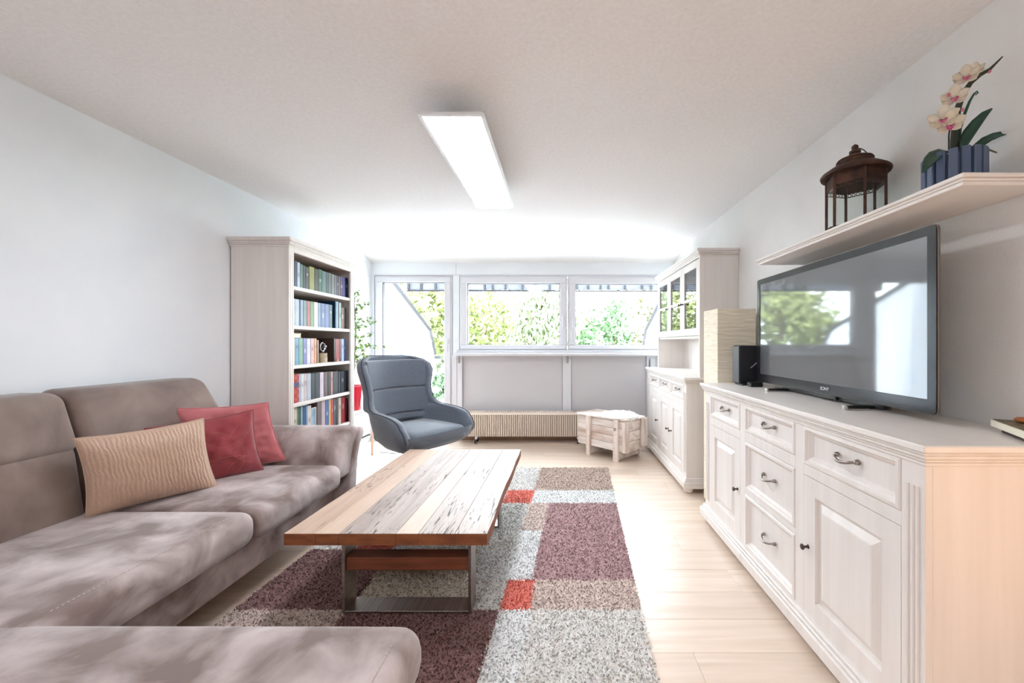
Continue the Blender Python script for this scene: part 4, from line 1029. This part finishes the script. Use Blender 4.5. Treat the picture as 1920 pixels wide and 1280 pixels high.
def colormat(name, rough=.95):
    m = bpy.data.materials.new(name); m.use_nodes = True; b_ = m.node_tree.nodes['Principled BSDF']
    a = m.node_tree.nodes.new('ShaderNodeAttribute'); a.attribute_name = 'Col'; m.node_tree.links.new(a.outputs['Color'], b_.inputs['Base Color'])
    b_.inputs['Roughness'].default_value = rough; b_.inputs['Specular IOR Level'].default_value = .15; b_.inputs['Sheen Weight'].default_value = .2
    nt = m.node_tree; tr = nt.nodes.new('ShaderNodeBsdfTranslucent'); mx = nt.nodes.new('ShaderNodeMixShader'); mx.inputs[0].default_value = .12
    nt.links.new(a.outputs['Color'], tr.inputs[0]); nt.links.new(b_.outputs[0], mx.inputs[1]); nt.links.new(tr.outputs[0], mx.inputs[2]); nt.links.new(mx.outputs[0], nt.nodes['Material Output'].inputs[0]); return m
M_rug = colormat('rug_wool')
ny, nu = 146, 92
vs = []; fs = []; cols = []
for i in range(ny + 1):
    Y = RY0 + (RY1 - RY0) * i / ny
    for j in range(nu + 1):
        u = RW * j / nu; vs.append((xr(Y) - u, Y, .017))
for i in range(ny):
    for j in range(nu):
        fs.append((i * (nu + 1) + j, i * (nu + 1) + j + 1, (i + 1) * (nu + 1) + j + 1, (i + 1) * (nu + 1) + j))
        cols.append(LINC[rugcol(RW * (j + .5) / nu, RY0 + (RY1 - RY0) * (i + .5) / ny)])
def pt(u, Y, z): return (xr(Y) - u, Y, z)
mb = MB(); ncol = len(cols); mb.add(vs, fs)
ed = [pt(0, RY0, 0), pt(RW, RY0, 0), pt(RW, RY1, 0), pt(0, RY1, 0), pt(0, RY0, .017), pt(RW, RY0, .017), pt(RW, RY1, .017), pt(0, RY1, .017)]
mb.add(ed, [(0, 1, 5, 4), (1, 2, 6, 5), (2, 3, 7, 6), (3, 0, 4, 7), (0, 1, 2, 3)])
cols += [lin(cg)] * 5
ro = mb.build('backing', M_rug, rug)
ca = ro.data.color_attributes.new('Col', 'FLOAT_COLOR', 'CORNER')
arr = []
for p, c_ in zip(ro.data.polygons, cols):
    for _ in p.loop_indices: arr += [c_[0], c_[1], c_[2], 1]
ca.data.foreach_set('color', arr)
# pile: short tapered tufts
rg = np.random.RandomState(3); n = 220000
# denser toward the camera
Yt = RY0 + (RY1 - RY0) * rg.uniform(0, 1, n) ** 1.25; ut = rg.uniform(0, RW, n)
jt = rg.normal(size=(n, 2)) * .004
tab = {}
cl_ = np.zeros((n, 3)); uu = ut + jt[:, 0]; YY = Yt + jt[:, 1]
for i in range(n): cl_[i] = LINC[rugcol(uu[i], YY[i])]
cl_ = np.minimum(cl_ * rg.uniform(.80, 1.25, n)[:, None], .97)
nz_ = rg.normal(size=(n, 3)); nz_[:, 2] = np.abs(nz_[:, 2]) * .4 + .32; nz_ /= np.linalg.norm(nz_, axis=1)[:, None]
sd = np.cross(nz_, rg.normal(size=(n, 3))); sd /= np.linalg.norm(sd, axis=1)[:, None]
sd *= np.where(np.cross(sd, nz_)[:, 2] < 0, -1, 1)[:, None]
bs = np.stack([.463 - .0466 * (3.86 - Yt) - ut, Yt, np.full(n, .0165)], 1) - np.array([-.5, 2.4, 0])
hh = rg.uniform(.006, .014, n)[:, None]; wd = rg.uniform(.0018, .0034, n)[:, None]
v = np.stack([bs - sd * wd, bs + sd * wd, bs + nz_ * hh + sd * wd * .7, bs + nz_ * hh - sd * wd * .7], 1).reshape(-1, 3)
pile = leaves('pile', v, M_rug, rug, 'stuff')
pile.data.polygons.foreach_set('use_smooth', np.ones(n, bool))
cn = nz_ * .35 + np.array([0, 0, 1]); cn /= np.linalg.norm(cn, axis=1)[:, None]
pile.data.normals_split_custom_set_from_vertices(np.repeat(cn, 4, axis=0).tolist())
ca = pile.data.color_attributes.new('Col', 'FLOAT_COLOR', 'POINT')
c4 = np.ones((n, 4, 4), np.float32); c4[:, :, :3] = cl_[:, None, :]; c4[:, :2, :3] *= .95
ca.data.foreach_set('color', c4.ravel())

# ------------------------------------------------------------------ coffee table
M_oak = []
def oak(name, c1, c2, dark, seed, crack=.60):
    m = mk(name, c1, c2, scale=9, stretch=(2.2, .16, 1), detail=8, dist=1.2, rough=.5, spec=.5, lo=.25, hi=.75, coat=.12)
    m.node_tree.nodes['Principled BSDF'].inputs['Coat Roughness'].default_value = .38
    nt = m.node_tree; b_ = nt.nodes['Principled BSDF']; L = nt.links.new
    src = b_.inputs['Base Color'].links[0].from_socket
    tc = nt.nodes.new('ShaderNodeTexCoord'); mp = nt.nodes.new('ShaderNodeMapping'); L(tc.outputs['Object'], mp.inputs[0])
    mp.inputs['Scale'].default_value = (60, 5.5, 1); mp.inputs['Location'].default_value = (seed, seed * 3, 0)
    n1 = nt.nodes.new('ShaderNodeTexNoise'); n1.inputs['Scale'].default_value = 1; n1.inputs['Detail'].default_value = 3; n1.inputs['Distortion'].default_value = 2.2; L(mp.outputs[0], n1.inputs['Vector'])
    mp2 = nt.nodes.new('ShaderNodeMapping'); L(tc.outputs['Object'], mp2.inputs[0]); mp2.inputs['Scale'].default_value = (5, 2.2, 1); mp2.inputs['Location'].default_value = (seed * 2, seed, 0)
    n2 = nt.nodes.new('ShaderNodeTexNoise'); n2.inputs['Scale'].default_value = 1; n2.inputs['Detail'].default_value = 2; L(mp2.outputs[0], n2.inputs['Vector'])
    mu = nt.nodes.new('ShaderNodeMath'); mu.operation = 'ADD'; s1 = nt.nodes.new('ShaderNodeMath'); s1.operation = 'MULTIPLY'; s1.inputs[1].default_value = .55
    L(n2.outputs['Fac'], s1.inputs[0]); L(n1.outputs['Fac'], mu.inputs[0]); L(s1.outputs[0], mu.inputs[1])
    r = nt.nodes.new('ShaderNodeMapRange'); r.inputs['From Min'].default_value = crack + .35; r.inputs['From Max'].default_value = crack + .45; L(mu.outputs[0], r.inputs['Value'])
    mx = nt.nodes.new('ShaderNodeMix'); mx.data_type = 'RGBA'; L(r.outputs[0], mx.inputs['Factor']); L(src, mx.inputs[6]); mx.inputs[7].default_value = (*lin(dark), 1)
    L(mx.outputs[2], b_.inputs['Base Color'])
    bp = nt.nodes.new('ShaderNodeBump'); bp.inputs['Strength'].default_value = .5; bp.inputs['Distance'].default_value = .004; bp.invert = True
    L(r.outputs[0], bp.inputs['Height']); L(bp.outputs[0], b_.inputs['Normal'])
    return m
tops = [oak('oak_1', (178, 148, 128), (204, 178, 158), (74, 46, 36), 1), oak('oak_2', (196, 168, 146), (212, 188, 168), (80, 52, 42), 5, .66), oak('oak_3', (150, 132, 122), (190, 176, 168), (66, 46, 40), 9, .52),
        oak('oak_4', (202, 182, 164), (216, 198, 182), (94, 70, 56), 14, .68), oak('oak_5', (168, 154, 146), (204, 192, 184), (44, 30, 28), 21, .54), oak('oak_6', (180, 166, 158), (210, 198, 190), (54, 38, 34), 33, .58)]  # boards paler than the edge: sky sheen worked into their colour
M_edge = mk('oak_edge', (118, 66, 38), (148, 88, 52), scale=10, stretch=(1, 1, 3), detail=5, rough=.5)
ct_ = thing('coffee_table', 'low oak plank coffee table with flat steel frame legs', 'coffee table', (-.72, 2.3, 0))
nx0, nx1, fx0, fx1 = -1.147, -.302, -1.12, -.290
ty0, ty1 = 1.66, 2.975
fr_ = [0, .155, .27, .55, .66, .84, 1.0]
for k in range(6):
    a, b_ = fr_[k], fr_[k + 1]; g = .0006
    e0, e1 = R.uniform(-.004, .004), R.uniform(-.006, .006)
    def X(f, far): return (fx0 + (fx1 - fx0) * f) if far else (nx0 + (nx1 - nx0) * f)
    segs = 9; left = []; right = []
    for i in range(segs + 1):
        t = i / segs; yy = ty0 + (ty1 - ty0) * t
        xl = X(a, 0) + (X(a, 1) - X(a, 0)) * t + g; xr_ = X(b_, 0) + (X(b_, 1) - X(b_, 0)) * t - g
        if k == 5 and 0 < i < segs: xr_ += R.uniform(-.006, .004)
        if k == 0 and 0 < i < segs: xl += R.uniform(-.003, .003)
        left.append((xl, yy)); right.append((xr_, yy))
    right[-1] = (right[-1][0], right[-1][1] + e1 * .5); left[-1] = (left[-1][0], left[-1][1] + e1 * .5)
    po = left + right[::-1]; n = len(po)
    mb = MB(); zt, zb = .430, .381
    vs = [(p[0], p[1], zb) for p in po] + [(p[0], p[1], zt - .002) for p in po] + [(p[0] + (.0015 if i < segs + 1 else -.0015), p[1], zt) for i, p in enumerate(po)]
    mb.add(vs, [(i, (i + 1) % n, n + (i + 1) % n, n + i) for i in range(n)] + [tuple(range(n))], 1)
    o_ = len(mb.v) - len(vs)
    for i in range(n): mb.f.append((n + i, n + (i + 1) % n, 2 * n + (i + 1) % n, 2 * n + i)); mb.m.append(0)
    mb.f.append(tuple(range(2 * n, 3 * n))); mb.m.append(0)
    # keep material indices through the normals pass
    mb.build('plank', [tops[k], M_edge], ct_)
for fy0 in (1.775, 2.60):
    mb = MB(); xa, xb = -.968, -.394; t_ = .013; fy1 = fy0 + .10
    mb.box(xa, xa + t_, fy0, fy1, .018, .381, .001); mb.box(xb - t_, xb, fy0, fy1, .018, .381, .001)
    mb.box(xa + t_, xb - t_, fy0, fy1, .018, .031, .001); mb.box(xa + t_, xb - t_, fy0, fy1, .372, .381, .001)
    mb.build('leg_frame', M_steel, ct_)
    MB().box(xa + t_, xb - t_, fy0 + .012, fy1 - .012, .205, .262, .003).build('crossbar', mk('dark_oak_bar', (92, 48, 30), (132, 74, 48), scale=12, stretch=(.3, 1, 2), rough=.5), ct_)

# ------------------------------------------------------------------ sofa
so = thing('sofa', 'large brown microfibre corner sofa with chaise', 'sofa', (-1.9, 1.3, 0))
M_leg = mk('sofa_foot', (60, 48, 42), rough=.5)
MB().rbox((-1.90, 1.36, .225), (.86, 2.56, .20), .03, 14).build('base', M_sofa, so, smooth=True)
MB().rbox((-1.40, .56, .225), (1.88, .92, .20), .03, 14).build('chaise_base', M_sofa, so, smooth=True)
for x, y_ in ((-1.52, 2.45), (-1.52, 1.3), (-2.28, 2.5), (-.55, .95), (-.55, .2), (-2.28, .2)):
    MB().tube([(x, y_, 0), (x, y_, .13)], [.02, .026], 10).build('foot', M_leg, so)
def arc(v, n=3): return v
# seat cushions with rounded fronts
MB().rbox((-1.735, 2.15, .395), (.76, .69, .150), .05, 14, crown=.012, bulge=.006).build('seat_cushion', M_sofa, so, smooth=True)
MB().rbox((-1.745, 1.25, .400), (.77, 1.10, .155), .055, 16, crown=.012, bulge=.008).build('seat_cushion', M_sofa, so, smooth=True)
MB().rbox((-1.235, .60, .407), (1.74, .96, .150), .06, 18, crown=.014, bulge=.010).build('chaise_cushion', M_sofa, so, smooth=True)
def stitch(pts, parent=so):
    mb = MB(); pts = [Vector(p) for p in pts]
    for a, b_ in zip(pts, pts[1:]):
        L_ = (b_ - a).length; k = max(1, int(L_ / .011)); d = (b_ - a) / L_
        for i in range(k):
            c0 = a + d * (i * L_ / k); mb.tube([c0 + d * .0015, c0 + d * (L_ / k - .0035)], .0011, 4, cap=True)
    return mb.build('stitching', M_stitch, parent)
def zsurf(x, y, c, size, crown, r=None):   # height of a cushion top
    hx, hy, hz = [q / 2 for q in size]
    return c[2] + hz + crown * max(0, 1 - ((x - c[0]) / hx) ** 2) * max(0, 1 - ((y - c[1]) / hy) ** 2)
def seamline(pts2, c, size, crown, lift=.0008):
    return [(x, y, zsurf(x, y, c, size, crown) + lift) for x, y in pts2]
cA = ((-1.735, 2.15, .395), (.76, .69, .150), .012); cB = ((-1.745, 1.25, .400), (.77, 1.10, .155), .012); cC = ((-1.235, .60, .407), (1.74, .96, .150), .014)
stitch(seamline([(-1.402, 1.85 + i * .067) for i in range(10)], *cA))
stitch(seamline([(-1.405, 1.10 + i * .0627) for i in range(11)], *cB))
stitch(seamline([(-.410, .20 + i * .0867) for i in range(10)], *cC))
# lower backs
def lean(x0, z0, k): return lambda p: (p.x - k * (p.z - z0), p.y, p.z)
for y0, y1 in ((.20, 1.765), (1.775, 2.47)):
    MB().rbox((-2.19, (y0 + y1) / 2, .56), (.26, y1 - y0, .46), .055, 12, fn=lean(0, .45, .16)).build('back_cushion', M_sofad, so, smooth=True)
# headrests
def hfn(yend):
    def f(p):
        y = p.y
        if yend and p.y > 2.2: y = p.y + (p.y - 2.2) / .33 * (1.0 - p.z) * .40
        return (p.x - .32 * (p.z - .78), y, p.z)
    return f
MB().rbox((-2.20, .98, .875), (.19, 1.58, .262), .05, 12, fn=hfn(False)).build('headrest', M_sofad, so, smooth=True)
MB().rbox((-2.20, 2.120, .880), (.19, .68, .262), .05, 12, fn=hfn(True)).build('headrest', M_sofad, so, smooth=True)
# arm: padded flared roll and outer panel
inner = [(2.478, .36), (2.480, .46), (2.492, .54), (2.515, .60), (2.55, .645), (2.60, .668), (2.66, .674), (2.715, .664), (2.745, .640), (2.75, .612), (2.73, .592), (2.69, .560), (2.662, .50), (2.65, .42), (2.648, .36)]
def soft_prism(poly, x0, x1, rad, name, mat, nseg=5, flare=0.0):
    cy_ = sum(p[0] for p in poly) / len(poly); cz_ = sum(p[1] for p in poly) / len(poly); n = len(poly); mb = MB(); vs = []; ringsx = []
    for side in (0, 1):
        for i in range(nseg + 1):
            t = i / nseg; a = t * PI / 2
            d = rad * (1 - math.sin(a)); xx = rad * (1 - math.cos(a))
            # i from outer cap to full section
            ringsx.append((x0 + rad * (1 - math.cos(PI / 2 - (PI / 2 - a))) if 0 else 0, d))
    seq = []
    for i in range(nseg + 1):
        a = i / nseg * PI / 2; seq.append((x0 + rad * (1 - math.sin(a)), rad * (1 - math.cos(PI / 2 - a)) ))
    seq = [(x0 + rad * (1 - math.cos(i / nseg * PI / 2)), rad * (1 - math.sin(i / nseg * PI / 2))) for i in range(nseg + 1)]
    seq += [(x0 + (x1 - x0) * k / 8, 0) for k in range(1, 8)]
    seq += [(x1 - rad * (1 - math.cos(i / nseg * PI / 2)), rad * (1 - math.sin(i / nseg * PI / 2))) for i in range(nseg, -1, -1)]
    for xx, d in seq:
        for (y_, z_) in poly:
            v = Vector((y_ - cy_, z_ - cz_)); L_ = v.length; s_ = max(.05, (L_ - d) / L_)
            f_ = 1.0
            vs.append((xx, cy_ + v.x * s_, cz_ + v.y * s_))
    fs = [(i * n + j, i * n + (j + 1) % n, (i + 1) * n + (j + 1) % n, (i + 1) * n + j) for i in range(len(seq) - 1) for j in range(n)]
    fs += [tuple(range(n)), tuple(range((len(seq) - 1) * n, len(seq) * n))]
    return mb.add(vs, fs).build(name, mat, so, smooth=True)
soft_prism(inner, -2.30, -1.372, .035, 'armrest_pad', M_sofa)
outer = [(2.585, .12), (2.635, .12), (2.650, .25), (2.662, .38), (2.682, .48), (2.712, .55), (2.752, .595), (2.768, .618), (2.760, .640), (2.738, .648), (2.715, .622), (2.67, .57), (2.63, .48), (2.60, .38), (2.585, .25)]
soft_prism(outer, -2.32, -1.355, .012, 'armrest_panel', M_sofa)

# ------------------------------------------------------------------ pillows
def pillow(name, label, cs, th, mat, seed, bulge_dir=1, pleat=0.0, group='scatter pillows on the sofa', wr=.006, pinch=.075):
    """cs: corners BL, BR, TR, TL in world space"""
    BL, BR, TR, TL = [Vector(c) for c in cs]; N = 230 if pleat else 40
    nrm = ((BR - BL).cross(TL - BL)).normalized()
    loc = (BL + BR) / 2; 
    o = thing(name, label, 'pillow', loc, group=group); vs = []; fs = []; W_ = (BR - BL).length
    def P2(u, v):
        # pull the mid edges inward so the corners stay pointed
        u2 = u * (1 - pinch * (1 - v * v) * 0 - pinch * (1 - abs(v) ** 2)); v2 = v * (1 - pinch * (1 - abs(u) ** 2))
        a, b_ = (u2 + 1) / 2, (v2 + 1) / 2
        return BL * (1 - a) * (1 - b_) + BR * a * (1 - b_) + TR * a * b_ + TL * (1 - a) * b_
    for side in (1, -1):
        for i in range(N + 1):
            for j in range(N + 1):
                u, v = -1 + 2 * i / N, -1 + 2 * j / N
                e = max(0, (1 - abs(u) ** 2.4)) ** .55 * max(0, (1 - abs(v) ** 2.4)) ** .55
                p = P2(u, v); h = th * e
                nz = noise.noise(Vector((u * 2.3 + seed, v * 2.3, side))) * wr * 2 + noise.noise(Vector((u * 6 + seed, v * 5, side * 2))) * wr
                if pleat: nz *= .4
                if pleat and side == 1:
                    ph = u * 92 + 3.0 * noise.noise(Vector((u * 5, v * 3.5, 1.3))) + 1.6 * noise.noise(Vector((u * 12, v * 9, 4)))
                    h += pleat * math.sin(ph) * min(1, e * 2)
                vs.append(p + nrm * side * (h + nz * min(1, e * 1.4)) * bulge_dir)
    M_ = (N + 1) ** 2
    for s_ in (0, 1):
        for i in range(N):
            for j in range(N): fs.append((s_ * M_ + i * (N + 1) + j, s_ * M_ + (i + 1) * (N + 1) + j, s_ * M_ + (i + 1) * (N + 1) + j + 1, s_ * M_ + i * (N + 1) + j + 1))
    mb = MB().add(vs, fs)
    ob = mb.build('cover', mat, o, smooth=True)
    b_ = bmesh.new(); b_.from_mesh(ob.data); bmesh.ops.remove_doubles(b_, verts=b_.verts, dist=.0004); bmesh.ops.recalc_face_normals(b_, faces=b_.faces); b_.to_mesh(ob.data); b_.free()
    ob.data.polygons.foreach_set('use_smooth', [True] * len(ob.data.polygons))
    ed = [P2(-1 + 2 * t / 16, -1) for t in range(16)] + [P2(1, -1 + 2 * t / 16) for t in range(16)] + [P2(1 - 2 * t / 16, 1) for t in range(16)] + [P2(-1, 1 - 2 * t / 16) for t in range(17)]
    MB().tube(ed, .0028, 6).build('seam', mat, o, smooth=True)
    return o, nrm, P2
M_tan = mk('tan_crinkle', (186, 154, 132), (200, 170, 148), scale=300, stretch=(1, 1, 1), rough=.38, sheen=.3, spec=.6)
M_red = mk('dark_red_fabric', (140, 46, 56), (162, 62, 70), scale=12, rough=.7, sheen=.5)
M_pink = mk('dusty_pink_velvet', (178, 88, 92), (206, 118, 122), scale=5, rough=.55, sheen=.8)
pillow('pillow', 'tan crinkled rectangular pillow in front of the red pillows', [P(160, 972, 1.70), P(408, 912, 2.08), P(382, 784, 2.02), P(137, 822, 1.66)], .07, M_tan, 1, pleat=.0017)
o2, nr2, Pq = pillow('pillow', 'dark red square pillow with fine curved stitching, middle of the three', [P(300, 932, 2.04), P(494, 880, 2.34), P(475, 767, 2.29), P(270, 803, 1.95)], .048, M_red, 5)
pillow('pillow', 'dusty pink velvet pillow leaning against the sofa arm', [P(365, 905, 2.30), P(537, 862, 2.48), P(503, 754, 2.46), P(310, 764, 2.20)], .045, M_pink, 9, wr=.010)
arcs = MB()
for cu, cv, rr in ((.9, -1, .7), (.9, -1, 1.1), (.2, -1.2, 1.0), (1.2, .1, .8), (-.2, -.2, .9), (.4, .6, .5)):
    run = []
    for q in range(41):
        a = 2 * PI * q / 40; u, v = cu + rr * math.cos(a), cv + rr * math.sin(a)
        if abs(u) < .9 and abs(v) < .9:
            e = (1 - abs(u) ** 2.4) ** .55 * (1 - abs(v) ** 2.4) ** .55
            nz = noise.noise(Vector((u * 2.3 + 5, v * 2.3, 1))) * .012 + noise.noise(Vector((u * 6 + 5, v * 5, 2))) * .006
            run.append(Pq(u, v) + nr2 * (0.048 * e + nz * min(1, e * 1.4) + .0004))
        else:
            if len(run) > 2: arcs.tube(run, .0007, 4)
            run = []
    if len(run) > 2: arcs.tube(run, .0007, 4)
arcs.build('embroidery', mk('embroidery_thread', (196, 116, 96), rough=.6), o2)

# ------------------------------------------------------------------ lounge chair
M_chair = mk('blue_grey_tweed', (82, 91, 104), (106, 115, 128), scale=160, rough=.85, sheen=.5, bump=.3, bscale=400, bdist=.001, lo=.3, hi=.7)
M_chairp = mk('chair_piping', (46, 50, 60), rough=.7)
ch = thing('lounge_chair', 'blue-grey upholstered swivel lounge chair with high winged back', 'armchair', (-1.235, 3.42, .018), rotz=math.radians(0), local=True)
CH_ROT = math.radians(-124)
rows = [(.325, -.03, .10, .10), (.332, -.12, .20, .18), (.355, -.20, .28, .26), (.40, -.265, .320, .315), (.45, -.30, .340, .345), (.49, -.31, .350, .345), (.525, -.32, .355, .330), (.555, -.327, .357, .300), (.585, -.334, .356, .275),
        (.605, -.336, .354, .235), (.622, -.338, .352, .165), (.634, -.340, .349, .06), (.643, -.342, .345, -.07), (.66, -.346, .338, -.13), (.70, -.355, .325, -.17), (.76, -.367, .315, -.19), (.83, -.380, .318, -.205), (.90, -.395, .335, -.205), (.96, -.408, .348, -.215), (1.01, -.420, .342, -.245), (1.05, -.430, .310, -.30), (1.075, -.436, .25, -.36), (1.085, -.439, .17, -.41)]
def ucurve(z, yb, w_, f, t, inset=0.0):
    """t in -1..1 from left front round the back to right front"""
    a = t * PI / 2; s_, c_ = math.sin(a), math.cos(a); k = .62
    x = (w_ - inset) * math.copysign(abs(s_) ** k, s_); y_ = f - (f - yb - inset) * abs(c_) ** k
    return Vector((x, y_, z))
NT = 40
def shell(inset, rws):
    return [ucurve(z, yb, w_, f, -1 + 2 * j / NT, inset) for (z, yb, w_, f) in rws for j in range(NT + 1)]
vo = shell(0, rows); vi = shell(.052, rows); nrw = len(rows); K = NT + 1
# inner surface: pull the top and front rims in so the lips are rounded
fs = []
for i in range(nrw - 1):
    for j in range(NT):
        fs.append((i * K + j, i * K + j + 1, (i + 1) * K + j + 1, (i + 1) * K + j))
        o_ = nrw * K; fs.append((o_ + i * K + j, o_ + i * K + j + 1, o_ + (i + 1) * K + j + 1, o_ + (i + 1) * K + j))
o_ = nrw * K
for j in range(NT): fs.append(((nrw - 1) * K + j, (nrw - 1) * K + j + 1, o_ + (nrw - 1) * K + j + 1, o_ + (nrw - 1) * K + j)); fs.append((j, j + 1, o_ + j + 1, o_ + j))
for i in range(nrw - 1):
    for j in (0, NT): fs.append((i * K + j, (i + 1) * K + j, o_ + (i + 1) * K + j, o_ + i * K + j))
Mr = Matrix.Rotation(CH_ROT, 4, 'Z')
sc = 1.0
mb = MB().add(vo + vi, fs); mb.xform(Mr); mb.build('shell', M_chair, ch, smooth=True, off=(0, 0, 0))
# underside bowl and front
mb = MB()
rb = rows[:6]; vs = []
for (z, yb, w_, f) in rb:
    for j in range(NT + 1): vs.append(ucurve(z, yb, w_, f, -1 + 2 * j / NT))
    for q in range(1, 8):
        t = q / 8; vs.append(Vector((w_ * (1 - 2 * t), f + .03 * math.sin(PI * t), z)))
kk = NT + 1 + 7
fs = [(i * kk + j, i * kk + (j + 1) % kk, (i + 1) * kk + (j + 1) % kk, (i + 1) * kk + j) for i in range(len(rb) - 1) for j in range(kk)] + [tuple(range(kk))]
vs = [Vector((v.x * .99, v.y * .99, v.z - .001)) for v in vs]
mb.add(vs, fs).xform(Mr); mb.build('underside', M_chair, ch, smooth=True, off=(0, 0, 0))
mb = MB().rbox((0, .065, .440), (.53, .57, .13), .055, 14, crown=.025, bulge=.008); mb.xform(Mr)
mb.build('seat_cushion', M_chair, ch, smooth=True, off=(0, 0, 0))
# back upholstery: three stitched panels
def padfn(p):
    yy = -.283 - .20 * (p.z - .50); bend = .22 * (p.x / .30) ** 2 * .5
    return (p.x, p.y + yy + bend, p.z)
for z0, z1, hw in ((.515, .575, .270), (.578, .80, .282), (.803, 1.050, .292)):
    mb = MB().rbox((0, 0, (z0 + z1) / 2), (hw * 2, .085, z1 - z0), .022, 12, fn=padfn, crown=.0); mb.xform(Mr); mb.build('back_pad', M_chair, ch, smooth=True, off=(0, 0, 0))
# piping round the rim
rim = [ucurve(*rows[i], -1, .004) for i in range(4, nrw)] + [ucurve(*rows[-1], -1 + 2 * j / NT, .004) + Vector((0, 0, .003)) for j in range(1, NT)] + [ucurve(*rows[i], 1, .004) for i in range(nrw - 1, 3, -1)]
mb = MB().tube(rim, .0045, 6); mb.xform(Mr); mb.build('piping', M_chairp, ch, smooth=True, off=(0, 0, 0))
mb = MB().tube([(0, .0, .05), (0, 0, .33)], .028, 14); mb.lathe([(.001, .30), (.12, .30), (.13, .32), (.001, .33)], (0, 0, 0), 20); mb.build('column', mk('dark_column', (60, 60, 64), rough=.3, metal=1.0), ch, smooth='auto', off=(0, 0, 0))
for k in range(4):
    a = k * PI / 2 + .6
    MB().tube([(0, 0, .060), (.30 * math.cos(a), .30 * math.sin(a), .012)], [.020, .012], 8).build('leg', mk('dark_column', (60, 60, 64), rough=.3, metal=1.0), ch, smooth=True, off=(0, 0, 0))
